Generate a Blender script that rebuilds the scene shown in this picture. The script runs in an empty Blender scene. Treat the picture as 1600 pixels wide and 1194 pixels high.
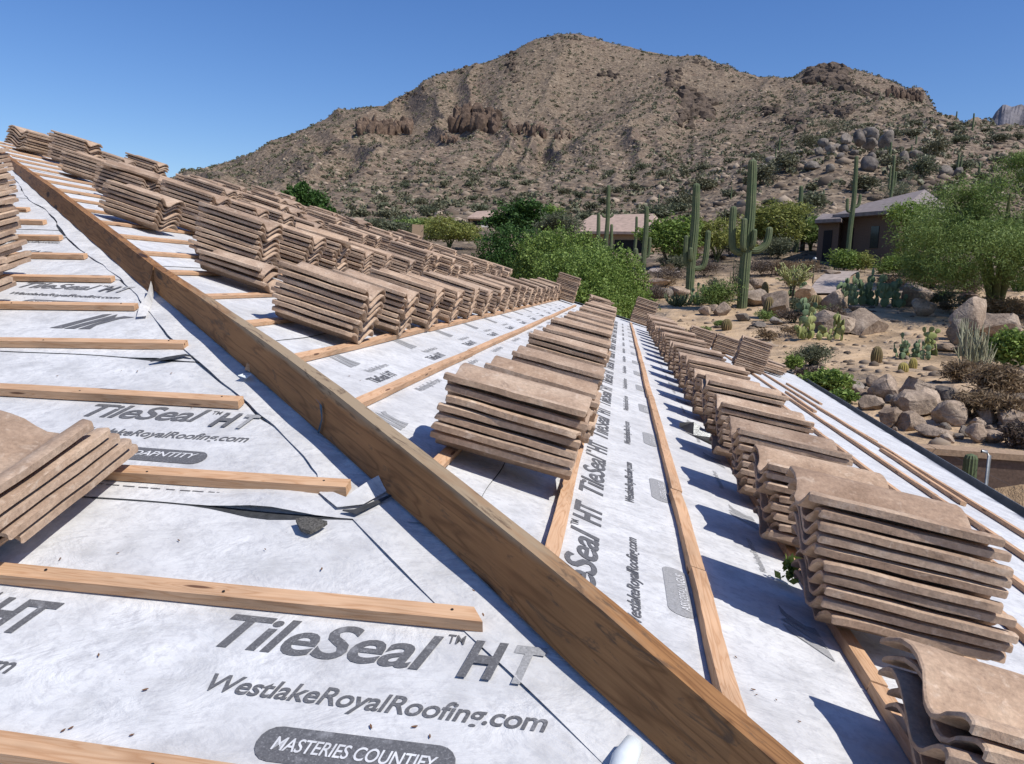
import bpy, bmesh, math, random
import numpy as np
from mathutils import Vector, Matrix
random.seed(7); rng = np.random.default_rng(7)
C = bpy.context.scene.collection
sc = bpy.context.scene
R_ = math.radians

# ------------------------------------------------------------------ camera, world, sun, exposure
CAM = np.array([-1.2939, 0.0, 1.00366])
FPX = 1270.8
CR = np.array([0.9905202752, 0.1317631350, 0.0388337562])
CU = np.array([-0.0544794425, 0.1172967137, 0.9916014680])
CF = np.array([-0.1261014462, 0.9843170004, -0.1233631553])
cd = bpy.data.cameras.new('camera'); cam = bpy.data.objects.new('camera', cd); C.objects.link(cam)
m = Matrix.Identity(4)
for i in range(3):
    m[i][0] = CR[i]; m[i][1] = CU[i]; m[i][2] = -CF[i]; m[i][3] = CAM[i]
cam.matrix_world = m
cd.sensor_width = 36; cd.lens = FPX / 1600 * 36; cd.clip_start = 0.05; cd.clip_end = 20000
sc.camera = cam
SUN_DIR = Vector((0.79, -0.61, 0)).normalized()
EL = R_(52)
to_sun = Vector((0.90 * math.cos(EL), -0.43 * math.cos(EL), math.sin(EL))).normalized()
w = bpy.data.worlds.new('World'); sc.world = w; w.use_nodes = True
nt = w.node_tree; sky = nt.nodes.new('ShaderNodeTexSky'); sky.sky_type = 'NISHITA'; sky.sun_disc = False
sky.sun_elevation = EL; sky.sun_rotation = math.atan2(to_sun.x, to_sun.y)
sky.air_density = 1.05; sky.dust_density = 0.35; sky.ozone_density = 5.0; sky.altitude = 300
bg = nt.nodes['Background']; hs = nt.nodes.new('ShaderNodeHueSaturation'); hs.inputs['Saturation'].default_value = 1.2; hs.inputs['Hue'].default_value = .512; nt.links.new(sky.outputs[0], hs.inputs['Color']); nt.links.new(hs.outputs[0], bg.inputs[0]); bg.inputs[1].default_value = 0.122
sd = bpy.data.lights.new('sun', 'SUN'); sun = bpy.data.objects.new('sun', sd); C.objects.link(sun)
sd.energy = 4.55; sd.angle = R_(0.5); sd.color = (1.0, 0.955, 0.89)
sun.rotation_euler = to_sun.to_track_quat('Z', 'Y').to_euler()
sc.view_settings.view_transform = 'Standard'; sc.view_settings.look = 'None'
sc.view_settings.exposure = 0.08; sc.view_settings.gamma = 1.0

S = 0.2788015; TH = math.atan(S); CT, ST = math.cos(TH), math.sin(TH)
def ray(x, y): return (x - 800) * CR + (597 - y) * CU + FPX * CF
def onA(x, y, off=0.0):
    d = ray(x, y); t = (S * CAM[1] + off - CAM[2]) / (d[2] - S * d[1]); return CAM + t * d
def onB(x, y, off=0.0):
    d = ray(x, y); t = (-S * CAM[0] + off - CAM[2]) / (d[2] + S * d[0]); return CAM + t * d

# ------------------------------------------------------------------ helpers
def tag(o, label=None, cat=None, group=None, kind=None):
    if label: o['label'] = label
    if cat: o['category'] = cat
    if group: o['group'] = group
    if kind: o['kind'] = kind
    return o
def link(name, me, mat=None, parent=None, smooth=False):
    o = bpy.data.objects.new(name, me); C.objects.link(o)
    if mat and not me.materials: me.materials.append(mat)
    if parent: o.parent = parent
    if smooth: me.shade_smooth()
    return o
def meshpy(name, V, Fc, mat=None, parent=None, smooth=False):
    me = bpy.data.meshes.new(name); me.from_pydata([tuple(map(float, v)) for v in V], [], [tuple(map(int, f)) for f in Fc]); me.update()
    return link(name, me, mat, parent, smooth)
def empty(name, loc, rz=0):
    o = bpy.data.objects.new(name, None); C.objects.link(o); o.location = tuple(loc); o.rotation_euler = (0, 0, rz)
    o.empty_display_size = 0.1; return o
def tocomp(name, bm, mat=None, parent=None, smooth=False):
    me = bpy.data.meshes.new(name); bm.to_mesh(me); bm.free(); return link(name, me, mat, parent, smooth)
ORD = ['', 'first', 'second', 'third', 'fourth', 'fifth', 'sixth', 'seventh', 'eighth', 'ninth', 'tenth', 'eleventh', 'twelfth',
       '13th', '14th', '15th', '16th', '17th', '18th', '19th', '20th', '21st', '22nd', '23rd', '24th', '25th', '26th', '27th', '28th', '29th', '30th']
def ordn(i): return ORD[i] if i < len(ORD) else '%dth' % i
# numpy value noise
def _h(ix, iy, s):
    n = (ix.astype(np.int64) * 374761393 + iy.astype(np.int64) * 668265263 + s * 1442695041) & 0xffffffff
    n = ((n ^ (n >> 13)) * 1274126177) & 0xffffffff
    return ((n ^ (n >> 16)) & 0xffff) / 65535.0
def vnoise(x, y, s=0):
    x = np.asarray(x, float); y = np.asarray(y, float)
    ix = np.floor(x); iy = np.floor(y); fx = x - ix; fy = y - iy
    fx = fx * fx * (3 - 2 * fx); fy = fy * fy * (3 - 2 * fy)
    a = _h(ix, iy, s); b = _h(ix + 1, iy, s); c = _h(ix, iy + 1, s); d = _h(ix + 1, iy + 1, s)
    return (a + (b - a) * fx) * (1 - fy) + (c + (d - c) * fx) * fy
def fbm(x, y, s=0, o=4):
    v = 0; a = .5
    for i in range(o):
        v = v + a * (vnoise(x, y, s + i) - .5); x = x * 2.03 + 11.3; y = y * 2.03 + 5.7; a *= .5
    return v

# ------------------------------------------------------------------ materials
class NT:
    def __init__(s, name):
        s.m = bpy.data.materials.new(name); s.m.use_nodes = True; s.t = s.m.node_tree
        s.b = s.t.nodes['Principled BSDF']; s.b.inputs['Roughness'].default_value = .85
        s.b.inputs['Specular IOR Level'].default_value = .25
    def n(s, ty, **k):
        x = s.t.nodes.new(ty)
        for a, v in k.items():
            if a.startswith('_'): x.inputs[a[1:].replace('_', ' ')].default_value = v
            else: setattr(x, a, v)
        return x
    def l(s, a, b): s.t.links.new(a, b)
    def coord(s, kind='Object', scale=(1, 1, 1), rot=(0, 0, 0)):
        if kind == 'World':
            g = s.n('ShaderNodeNewGeometry'); o = g.outputs['Position']
        else: o = s.n('ShaderNodeTexCoord').outputs[kind]
        mp = s.n('ShaderNodeMapping'); mp.inputs['Scale'].default_value = scale; mp.inputs['Rotation'].default_value = rot
        s.l(o, mp.inputs[0]); return mp.outputs[0]
    def noise(s, co, scale, detail=4, rough=.55, dist=0):
        x = s.n('ShaderNodeTexNoise'); x.inputs['Scale'].default_value = scale; x.inputs['Detail'].default_value = detail
        x.inputs['Roughness'].default_value = rough; x.inputs['Distortion'].default_value = dist
        s.l(co, x.inputs['Vector']); return x.outputs['Fac']
    def vor(s, co, scale, feature='F1', out='Distance'):
        x = s.n('ShaderNodeTexVoronoi'); x.feature = feature; x.inputs['Scale'].default_value = scale; s.l(co, x.inputs['Vector']); return x.outputs[out]
    def ramp(s, f, stops):
        x = s.n('ShaderNodeValToRGB'); e = x.color_ramp.elements
        while len(e) < len(stops): e.new(.5)
        for q, (p, c) in zip(e, stops):
            q.position = p; q.color = (c, c, c, 1) if isinstance(c, (int, float)) else (*c, 1)
        s.l(f, x.inputs[0]); return x.outputs[0]
    def mix(s, f, a, b, mode='MIX'):
        x = s.n('ShaderNodeMix'); x.data_type = 'RGBA'; x.blend_type = mode
        for i, v in ((0, f), (6, a), (7, b)):
            if isinstance(v, (int, float)): x.inputs[i].default_value = v if i == 0 else (v, v, v, 1)
            elif isinstance(v, tuple): x.inputs[i].default_value = (*v, 1)
            else: s.l(v, x.inputs[i])
        return x.outputs[2]
    def math(s, op, a, b=0.0):
        x = s.n('ShaderNodeMath'); x.operation = op
        for i, v in enumerate((a, b)):
            if isinstance(v, (int, float)): x.inputs[i].default_value = v
            else: s.l(v, x.inputs[i])
        return x.outputs[0]
    def base(s, c):
        if isinstance(c, tuple): s.b.inputs['Base Color'].default_value = (*c, 1)
        else: s.l(c, s.b.inputs['Base Color'])
    def bump(s, h, strength=.4, dist=.01, prev=None):
        x = s.n('ShaderNodeBump'); x.inputs['Strength'].default_value = strength; x.inputs['Distance'].default_value = dist
        s.l(h, x.inputs['Height'])
        if prev: s.l(prev, x.inputs['Normal'])
        s.l(x.outputs[0], s.b.inputs['Normal']); return x.outputs[0]
M = {}
def mat_tile():
    a = NT('concrete_tile'); oi = a.n('ShaderNodeObjectInfo'); geo = a.n('ShaderNodeNewGeometry')
    rnd = a.math('FRACT', a.math('ADD', oi.outputs['Random'], geo.outputs['Random Per Island']))
    comb = a.n('ShaderNodeCombineXYZ'); a.l(a.math('MULTIPLY', rnd, 37.), comb.inputs[0]); a.l(a.math('MULTIPLY', rnd, 91.), comb.inputs[1])
    va = a.n('ShaderNodeVectorMath'); va.operation = 'ADD'; a.l(a.coord('Object'), va.inputs[0]); a.l(comb.outputs[0], va.inputs[1]); co = va.outputs[0]
    n1 = a.noise(co, 7, 5, .6); n2 = a.noise(co, 90, 4, .7); n3 = a.noise(co, 26, 5, .65, .6)
    c = a.ramp(n1, [(.3, (.305, .215, .15)), (.5, (.42, .308, .222)), (.72, (.55, .43, .32))])
    c = a.mix(a.ramp(n3, [(.56, 0), (.72, .7)]), c, (.60, .50, .40))
    c = a.mix(a.ramp(n3, [(.25, .6), (.38, 0)]), c, (.16, .11, .085))
    c = a.mix(.55, c, a.ramp(n2, [(.3, .55), (.7, 1.25)]), 'MULTIPLY')
    tint = a.ramp(rnd, [(0, (.74, .70, .68)), (.35, (1.0, .97, .95)), (.7, (1.13, 1.08, 1.02)), (1, (.84, .78, .74))])
    c = a.mix(1.0, c, tint, 'MULTIPLY')
    a.base(c); a.b.inputs['Roughness'].default_value = .92
    p = a.bump(n2, .55, .003); a.bump(n3, .35, .006, p); return a.m
def mat_wood(name, c0, c1, knot, scale=1.0, weather=None):
    a = NT(name); oi = a.n('ShaderNodeObjectInfo')
    comb = a.n('ShaderNodeCombineXYZ'); a.l(a.math('MULTIPLY', oi.outputs['Random'], 53.), comb.inputs[0]); a.l(a.math('MULTIPLY', oi.outputs['Random'], .31), comb.inputs[2])
    va = a.n('ShaderNodeVectorMath'); va.operation = 'ADD'; a.l(a.coord('Object'), va.inputs[0]); a.l(comb.outputs[0], va.inputs[1])
    mp = a.n('ShaderNodeMapping'); mp.inputs['Scale'].default_value = (.7 * scale, 11 * scale, 11 * scale); a.l(va.outputs[0], mp.inputs[0])
    warp = a.noise(mp.outputs[0], 1.2, 3, .5, .4)
    # knots: sparse voronoi pulls the rings around it
    mk = a.n('ShaderNodeMapping'); mk.inputs['Scale'].default_value = (2.6 * scale, 9 * scale * scale, 9 * scale * scale); a.l(va.outputs[0], mk.inputs[0])
    kd = a.vor(mk.outputs[0], .8)
    kn = a.ramp(kd, [(.0, 1), (.10, .85), (.30, .25), (.55, 0)])
    f = a.math('ADD', a.math('MULTIPLY', warp, 9.), a.math('MULTIPLY', kn, 3.2))
    rings = a.math('FRACT', f)
    g = a.ramp(rings, [(0, 1), (.18, .25), (.75, 0), (1, .9)])
    fine = a.noise(a.coord('Object', (4, 160, 160)), 1.5, 3, .6)
    c = a.mix(g, c0, c1)
    c = a.mix(a.ramp(fine, [(.35, .35), (.6, 0)]), c, c1)
    c = a.mix(a.ramp(kd, [(.0, 1), (.10, 1), (.15, 0)]), c, knot)
    big = a.noise(a.coord('Object', (1.4, 5, 5)), 2.2, 4, .6)
    c = a.mix(.8, c, a.ramp(big, [(.3, .62), (.55, 1.0), (.75, 1.12)]), 'MULTIPLY')
    if weather:
        geo = a.n('ShaderNodeNewGeometry'); sp = a.n('ShaderNodeSeparateXYZ'); a.l(a.n('ShaderNodeTexCoord').outputs['Object'], sp.inputs[0])
        wz = a.math('ADD', sp.outputs['Z'], a.math('MULTIPLY', a.math('SUBTRACT', big, .5), .06))
        c = a.mix(a.ramp(a.math('MULTIPLY', wz, 5.), [(.60, 0), (.68, .85)]), c, weather)
        st = a.noise(a.coord('Object', (3, 14, 14)), 2.0, 5, .7, 1.2)
        c = a.mix(a.ramp(st, [(.55, 0), (.64, .75)]), c, (.10, .065, .04))
    a.base(c); a.b.inputs['Roughness'].default_value = .7
    a.bump(a.math('ADD', fine, a.math('MULTIPLY', g, .5)), .35, .002); return a.m
def mat_membrane():
    a = NT('fleece_membrane'); co = a.coord('World')
    n1 = a.noise(co, 9, 6, .62); n2 = a.noise(co, 45, 5, .7, .4); n3 = a.noise(a.coord('World', (1, 1, 1)), 1.3, 4, .5)
    fib = a.noise(a.coord('World', (240, 380, 300), (0, 0, .6)), 1.0, 4, .7, 1.5)
    c = a.ramp(n1, [(.30, (.48, .48, .475)), (.48, (.61, .61, .605)), (.66, (.70, .70, .69))])
    c = a.mix(a.ramp(n2, [(.36, .55), (.52, 0)]), c, (.42, .42, .43))
    c = a.mix(.2, c, a.ramp(fib, [(.3, .75), (.7, 1.15)]), 'MULTIPLY')
    c = a.mix(a.ramp(n3, [(.35, .4), (.6, 0)]), c, (.44, .43, .42))
    sm = a.noise(a.coord('World', (1, 1, 1), (0, 0, .8)), 5.5, 6, .7, 1.0); c = a.mix(a.ramp(sm, [(.58, 0), (.72, .45)]), c, (.38, .37, .355))
    sp = a.noise(co, 130, 2, .5); c = a.mix(a.ramp(sp, [(.76, 0), (.80, .8)]), c, (.25, .2, .17))
    a.base(c); a.b.inputs['Roughness'].default_value = .75; a.b.inputs['Specular IOR Level'].default_value = .3
    p = a.bump(fib, .18, .001); p = a.bump(n2, .25, .004, p)
    cr = a.noise(a.coord('World', (2.2, 4.2, 3), (0, 0, .5)), 2.4, 5, .6, 1.2); a.bump(cr, .42, .03, p)
    return a.m
def mat_print():
    a = NT('print_ink'); co = a.coord('World'); n = a.noise(co, 260, 3, .7); n2 = a.noise(co, 30, 4, .6)
    c = a.ramp(n, [(.3, (.085, .085, .09)), (.6, (.14, .14, .145)), (.74, (.34, .34, .35))])
    c = a.mix(a.ramp(n2, [(.58, 0), (.75, .5)]), c, (.36, .36, .37)); a.base(c); a.b.inputs['Roughness'].default_value = .7; return a.m
def mat_print_faint():
    a = NT('faded_ink'); co = a.coord('World'); n = a.noise(co, 200, 3, .7)
    a.base(a.ramp(n, [(.3, (.22, .22, .22)), (.7, (.40, .40, .40))])); return a.m
def mat_simple(name, c, rough=.8, var=.25, scale=20, bump=.2, bd=.01, metal=0, kind='Object'):
    a = NT(name); co = a.coord(kind); n = a.noise(co, scale, 5, .6)
    lo = tuple(v * (1 - var) for v in c); hi = tuple(min(1, v * (1 + var)) for v in c)
    a.base(a.ramp(n, [(.3, lo), (.7, hi)])); a.b.inputs['Roughness'].default_value = rough; a.b.inputs['Metallic'].default_value = metal
    if bump: a.bump(n, bump, bd)
    return a.m
def mat_leaf(name, c, c2, trans=.25):
    a = NT(name); geo = a.n('ShaderNodeNewGeometry'); oi = a.n('ShaderNodeObjectInfo')
    cc = a.ramp(geo.outputs['Random Per Island'], [(0, c), (.6, tuple((x + y) / 2 for x, y in zip(c, c2))), (1, c2)])
    a.base(cc); a.b.inputs['Roughness'].default_value = .55
    tr = a.n('ShaderNodeBsdfTranslucent'); a.l(cc, tr.inputs[0]); mx = a.n('ShaderNodeMixShader'); mx.inputs[0].default_value = trans
    a.l(a.b.outputs[0], mx.inputs[1]); a.l(tr.outputs[0], mx.inputs[2]); a.l(mx.outputs[0], a.t.nodes['Material Output'].inputs[0]); return a.m
def mat_rock(name, c0, c1, c2, scale=1.0):
    a = NT(name); co = a.coord('World'); oi = a.n('ShaderNodeObjectInfo')
    n = a.noise(co, 1.6 * scale, 6, .62); n2 = a.noise(co, 14 * scale, 5, .7); v = a.vor(a.coord('World', (1, 1, 1.5)), 2.2 * scale)
    c = a.ramp(n, [(.3, c0), (.52, c1), (.72, c2)])
    c = a.mix(.75, c, a.ramp(n2, [(.3, .45), (.65, 1.25)]), 'MULTIPLY'); gr = a.noise(co, 60 * scale, 3, .7); c = a.mix(.5, c, a.ramp(gr, [(.35, .6), (.65, 1.25)]), 'MULTIPLY')
    ed = a.vor(a.coord('World', (1, 1, 2.2)), 1.3 * scale, 'DISTANCE_TO_EDGE'); c = a.mix(.12, c, a.ramp(ed, [(0, .4), (.03, 1)]), 'MULTIPLY')
    c = a.mix(1.0, c, a.ramp(oi.outputs['Random'], [(0, (.75, .72, .7)), (.5, (1, .97, .93)), (1, (1.15, 1.1, 1.05))]), 'MULTIPLY')
    a.base(c); a.b.inputs['Roughness'].default_value = .95
    ck = a.vor(a.coord('World', (1, 1, 2.2)), 1.3 * scale, 'DISTANCE_TO_EDGE'); ckr = a.ramp(ck, [(0, 0), (.035, 1)])
    p = a.bump(n2, .6, .03 / scale); p = a.bump(ckr, .25, .03 / scale, p); a.bump(n, .6, .15 / scale, p); return a.m
def mat_cactus(name, c, c2):
    a = NT(name); co = a.coord('Object'); n = a.noise(co, 3, 4, .6); n2 = a.noise(co, 22, 3, .6)
    g = a.mix(a.ramp(n, [(.4, 0), (.75, 1)]), c, c2); g = a.mix(.4, g, a.ramp(n2, [(.3, .65), (.7, 1.2)]), 'MULTIPLY')
    a.base(g); a.b.inputs['Roughness'].default_value = .7; a.bump(n2, .3, .02); return a.m
def mat_terrain():
    a = NT('desert_ground'); co = a.coord('World'); geo = a.n('ShaderNodeNewGeometry')
    n = a.noise(co, .02, 5, .6); n2 = a.noise(co, .22, 5, .65); n3 = a.noise(co, 2.3, 5, .7)
    hill = a.ramp(n, [(.33, (.135, .095, .062)), (.5, (.178, .128, .085)), (.66, (.16, .10, .07))])
    pale = a.ramp(n2, [(.5, 0), (.68, .75)])
    hill = a.mix(pale, hill, (.25, .20, .135))
    # loose stones: three sizes of voronoi cells, tinted one by one
    for sc_, th, amt in ((.16, .5, .5), (.38, .46, .8), (.85, .46, .85), (2.0, .42, .7)):
        cell = a.vor(co, sc_, out='Color'); sx = a.n('ShaderNodeSeparateColor'); a.l(cell, sx.inputs[0])
        stone = a.ramp(sx.outputs[0], [(.0, (.06, .045, .034)), (.35, (.14, .105, .073)), (.7, (.24, .185, .128)), (1, (.37, .29, .205))])
        d = a.vor(co, sc_); hill = a.mix(a.math('MULTIPLY', a.ramp(d, [(th - .1, 1), (th + .05, 0)]), amt), hill, stone)
    dk = a.ramp(a.noise(co, .55, 6, .8), [(.38, 1), (.47, 0)])
    hill = a.mix(a.math('MULTIPLY', dk, .75), hill, (.055, .042, .035))
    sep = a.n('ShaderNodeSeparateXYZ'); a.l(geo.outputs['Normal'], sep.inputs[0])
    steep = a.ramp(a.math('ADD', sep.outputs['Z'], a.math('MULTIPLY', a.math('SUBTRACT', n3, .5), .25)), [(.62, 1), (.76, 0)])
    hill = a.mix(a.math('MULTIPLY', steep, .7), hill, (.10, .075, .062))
    # garden sand close to the house
    sand = a.ramp(a.noise(co, .8, 6, .6), [(.3, (.35, .24, .14)), (.5, (.46, .33, .205)), (.7, (.53, .39, .255))])
    grit = a.vor(co, 26, out='Color'); sx = a.n('ShaderNodeSeparateColor'); a.l(grit, sx.inputs[0])
    sand = a.mix(.4, sand, a.ramp(sx.outputs[1], [(0, .6), (1, 1.25)]), 'MULTIPLY')
    ss = a.noise(co, 9, 4, .7); sand = a.mix(a.ramp(ss, [(.62, 0), (.7, .6)]), sand, (.2, .15, .11))
    at = a.n('ShaderNodeAttribute'); at.attribute_name = 'garden'
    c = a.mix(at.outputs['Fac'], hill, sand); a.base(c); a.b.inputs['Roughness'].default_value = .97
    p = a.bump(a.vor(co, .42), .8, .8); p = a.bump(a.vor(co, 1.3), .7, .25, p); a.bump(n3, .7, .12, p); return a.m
M['tile'] = mat_tile()
M['batten'] = mat_wood('pine_batten', (.63, .41, .25), (.49, .275, .145), (.16, .08, .045), 2.0)
M['board'] = mat_wood('weathered_board', (.36, .18, .07), (.20, .092, .033), (.05, .025, .015), 1.0, (.33, .26, .17))
M['memb'] = mat_membrane(); M['ink'] = mat_print(); M['faint'] = mat_print_faint()
M['whiteink'] = mat_simple('pale_ink', (.6, .6, .6), bump=0)
M['terrain'] = mat_terrain()
M['blue'] = mat_simple('blue_chalk', (.045, .085, .13), var=.5, scale=60)
M['black_and_shade'] = mat_simple('black_membrane_and_shade', (.045, .047, .05), var=.4, scale=60)  # black membrane, also the shade painted along lap edges
M['gutter'] = mat_simple('grey_metal', (.17, .18, .19), .45, metal=.3, scale=8)
M['flash'] = mat_simple('galvanised_metal', (.30, .31, .31), .5, metal=.9, scale=12)
M['stucco'] = mat_simple('tan_stucco', (.36, .25, .16), scale=30); M['stucco_dark'] = mat_simple('brown_stucco', (.14, .095, .07), scale=30)
M['roofpink'] = mat_simple('faded_roof_tile', (.40, .29, .225), scale=3, kind='World'); M['roofbrown'] = mat_simple('brown_roof_tile', (.22, .185, .17), scale=4, kind='World')
M['dark'] = mat_simple('dark_recess', (.02, .018, .018)); M['glass'] = mat_simple('dark_glass', (.03, .035, .04), .1, bump=0)
M['white'] = mat_simple('white_paint', (.62, .58, .5), scale=5)
M['pave'] = mat_simple('driveway_paving', (.36, .30, .26), scale=4, kind='World')
M['rock'] = mat_rock('granite_boulder', (.20, .15, .11), (.36, .285, .22), (.48, .40, .32))
M['rockdark'] = mat_rock('dark_boulder', (.10, .088, .078), (.22, .195, .17), (.34, .305, .27), .6)
M['crag'] = mat_rock('dark_crag', (.06, .047, .038), (.11, .085, .066), (.18, .138, .105), .35)
M['crag_red'] = mat_rock('red_crag', (.085, .058, .042), (.16, .112, .082), (.235, .172, .125), .35)
M['saguaro'] = mat_cactus('saguaro_skin', (.095, .125, .06), (.15, .165, .085))
M['barrel'] = mat_cactus('barrel_skin', (.16, .13, .055), (.26, .17, .09)); M['golden'] = mat_cactus('golden_spines', (.34, .28, .08), (.46, .38, .14))
M['pear'] = mat_cactus('pear_pad', (.12, .175, .09), (.22, .28, .15)); M['pear_yellow'] = mat_cactus('pale_pad', (.24, .27, .09), (.36, .36, .15))
M['bark'] = mat_simple('bark', (.12, .10, .065), scale=8); M['bark_green'] = mat_simple('green_bark', (.12, .13, .055), scale=8)
M['leaf_deep'] = mat_leaf('deep_green_leaves', (.03, .075, .015), (.09, .17, .04)); M['leaf_mid'] = mat_leaf('mid_green_leaves', (.10, .165, .03), (.28, .37, .09))
M['leaf_pale'] = mat_leaf('palo_verde_leaves', (.12, .18, .04), (.27, .35, .11)); M['leaf_grey'] = mat_leaf('grey_green_leaves', (.10, .115, .065), (.19, .20, .12))
M['leaf_dry'] = mat_leaf('dry_twigs', (.16, .11, .065), (.33, .24, .14)); M['leaf_brown'] = mat_leaf('brown_twigs', (.11, .085, .065), (.21, .165, .13))
M['leaf_yellow'] = mat_leaf('yellow_green_leaves', (.17, .20, .05), (.33, .33, .09)); M['cholla'] = mat_leaf('cholla_spines', (.33, .32, .14), (.62, .60, .36), .1)
M['leaf_hill'] = mat_leaf('hill_scrub_leaves', (.115, .115, .065), (.21, .205, .125), .1)

# ------------------------------------------------------------------ terrain: rings of ground at real distances round the viewpoint
XS = [-900, 0, 300, 600, 800, 1000, 1150, 1300, 1450, 1600, 2300]
CURV = [  # distance in metres, ground height (if 'z') or image row of the ground at those bearings
 (0, 'z', [-3.0] * 11), (7.5, 'z', [-3.0] * 11), (9.6, 'z', [-2.9] * 6 + [-2.3, -1.7, -1.6, -1.5, -1.4]), (10.2, 'z', [-2.7] * 6 + [-1.6, -1.0, -.97, -.95, -.9]),
 (12.5, 'z', [-2.6] * 5 + [-2.2, -1.4, -1.02, -.97, -.92, -.8]),
 (15, 'r', [660, 660, 660, 660, 655, 640, 625, 622, 625, 628, 650]),
 (18, 'r', [600, 600, 600, 600, 600, 596, 588, 588, 590, 594, 610]),
 (22, 'r', [560, 560, 560, 560, 558, 556, 552, 552, 555, 560, 580]),
 (27, 'r', [520, 522, 522, 522, 520, 516, 512, 511, 514, 520, 536]),
 (33, 'r', [480, 482, 482, 482, 482, 480, 474, 472, 476, 484, 500]),
 (42, 'r', [440, 440, 440, 440, 440, 434, 426, 424, 428, 436, 450]),
 (55, 'r', [400, 402, 402, 402, 402, 402, 394, 390, 396, 406, 420]),
 (75, 'r', [370, 370, 372, 372, 372, 372, 364, 360, 366, 378, 392]),
 (95, 'r', [352, 352, 352, 352, 354, 352, 338, 328, 340, 355, 368]),
 (115, 'r', [344, 344, 342, 340, 340, 344, 305, 282, 296, 325, 340]),
 (132, 'r', [340, 338, 336, 332, 330, 326, 275, 236, 262, 300, 320]),
 (150, 'r', [338, 335, 332, 326, 322, 312, 268, 232, 246, 278, 300]),
 (200, 'r', [335, 330, 322, 308, 300, 285, 262, 236, 216, 238, 262]),
 (270, 'r', [332, 322, 305, 285, 272, 258, 240, 222, 190, 208, 236]),
 (380, 'r', [330, 312, 285, 250, 232, 220, 208, 198, 172, 222, 250]),
 (520, 'r', [328, 306, 270, 205, 170, 158, 160, 160, 160, 240, 260])]
SKY = [(-900, 370), (-300, 345), (0, 330), (200, 300), (300, 277), (345, 262), (400, 238), (470, 207), (520, 181), (560, 167), (600, 164), (640, 141), (700, 111),
       (760, 95), (800, 81), (835, 60), (870, 53), (900, 56), (960, 67), (1020, 81), (1060, 89), (1100, 91), (1140, 107), (1190, 120), (1240, 118), (1262, 103), (1290, 99),
       (1330, 111), (1380, 130), (1420, 146), (1440, 157), (1470, 210), (1520, 235), (1600, 262), (1800, 300), (2300, 330)]
def azel(x, y):
    d = ray(x, y); return math.atan2(d[0], d[1]), d[2] / math.hypot(d[0], d[1])
DS = []; CUR = []
for D, k, vals in CURV:
    if k == 'z': pts = [(azel(x, 440)[0], v) for x, v in zip(XS, vals)]
    else: pts = [(lambda ae: (ae[0], CAM[2] + D * ae[1]))(azel(x, v)) for x, v in zip(XS, vals)]
    DS.append(D); CUR.append(pts)
DSKY = 720
pts = [(lambda ae: (ae[0], CAM[2] + DSKY * ae[1]))(azel(x, y)) for x, y in SKY]; DS.append(DSKY); CUR.append(pts)
DS.append(900); CUR.append([(a, z * .72) for a, z in pts]); DS.append(1500); CUR.append([(a, max(0, z * .15)) for a, z in pts]); DS.append(9000); CUR.append([(a, 0) for a, z in pts])
DS = np.array(DS, float); SKT = [azel(x, y) for x, y in SKY]
HAX = CAM[0]; HAY = CAM[1]
def terrain(X, Y, detail=True):
    X = np.atleast_1d(np.asarray(X, float)); Y = np.atleast_1d(np.asarray(Y, float))
    dx = X - HAX; dy = Y - HAY; D = np.hypot(dx, dy); A = np.arctan2(dx, dy)
    Z = np.array([np.interp(A, [p[0] for p in c], [p[1] for p in c]) for c in CUR])
    i = np.clip(np.searchsorted(DS, D) - 1, 0, len(DS) - 2); t = np.clip((D - DS[i]) / (DS[i + 1] - DS[i]), 0, 1)
    j = np.arange(len(X)); z0 = Z[i, j]; z1 = Z[i + 1, j]
    zm = Z[np.clip(i - 1, 0, None), j]; zp = Z[np.clip(i + 2, None, len(DS) - 1), j]
    h = DS[i + 1] - DS[i]; im = np.clip(i - 1, 0, None); ip = np.clip(i + 2, None, len(DS) - 1)
    m0 = (z1 - zm) / np.maximum(DS[i + 1] - DS[im], 1e-6) * h; m1 = (zp - z0) / np.maximum(DS[ip] - DS[i], 1e-6) * h
    tt = t * t; t3 = tt * t
    z = (2 * t3 - 3 * tt + 1) * z0 + (t3 - 2 * tt + t) * m0 + (-2 * t3 + 3 * tt) * z1 + (t3 - tt) * m1
    tsky = np.interp(A, [p_[0] for p_ in SKT], [p_[1] for p_ in SKT])
    cap = CAM[2] + D * (tsky - .004); far = np.clip((D - 330) / 60, 0, 1) * (D < DSKY + 2)
    z = np.where(z > cap, z * (1 - far) + cap * far, z)
    if detail:
        win = np.clip((D - 170) / 180, 0, 1) * np.clip((DSKY - D) / 130, 0, 1)
        q = A * 180 / math.pi
        wob = fbm(X / 90, Y / 90, 5, 3)
        rid = 1 - np.abs(2 * vnoise(q / 5.2 + wob * 1.5, D / 420 + wob, 11) - 1)
        rid2 = 1 - np.abs(2 * vnoise(q / 1.9 + wob * 2.5, D / 160 + wob, 17) - 1)
        z = z + win * (11 * (rid - .5) + 7 * (rid2 - .5)) * np.clip(Z[-4, j] / 120, .25, 1)
        f = np.clip((D - 60) / 60, 0, 1)
        z = z + f * ((1 - .55 * np.clip((D - 560) / 140, 0, 1)) * fbm(X / 26, Y / 26, 23, 5) * 5.0 * np.clip(D / 350, .2, 1) + fbm(X / 6, Y / 6, 31, 4) * 1.3 * np.clip(D / 250, .35, 1.4))
        g = np.clip((D - 11) / 4, 0, 1)
        z = z + g * (fbm(X / 3.2, Y / 3.2, 41, 4) * .28)
    return z
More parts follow.
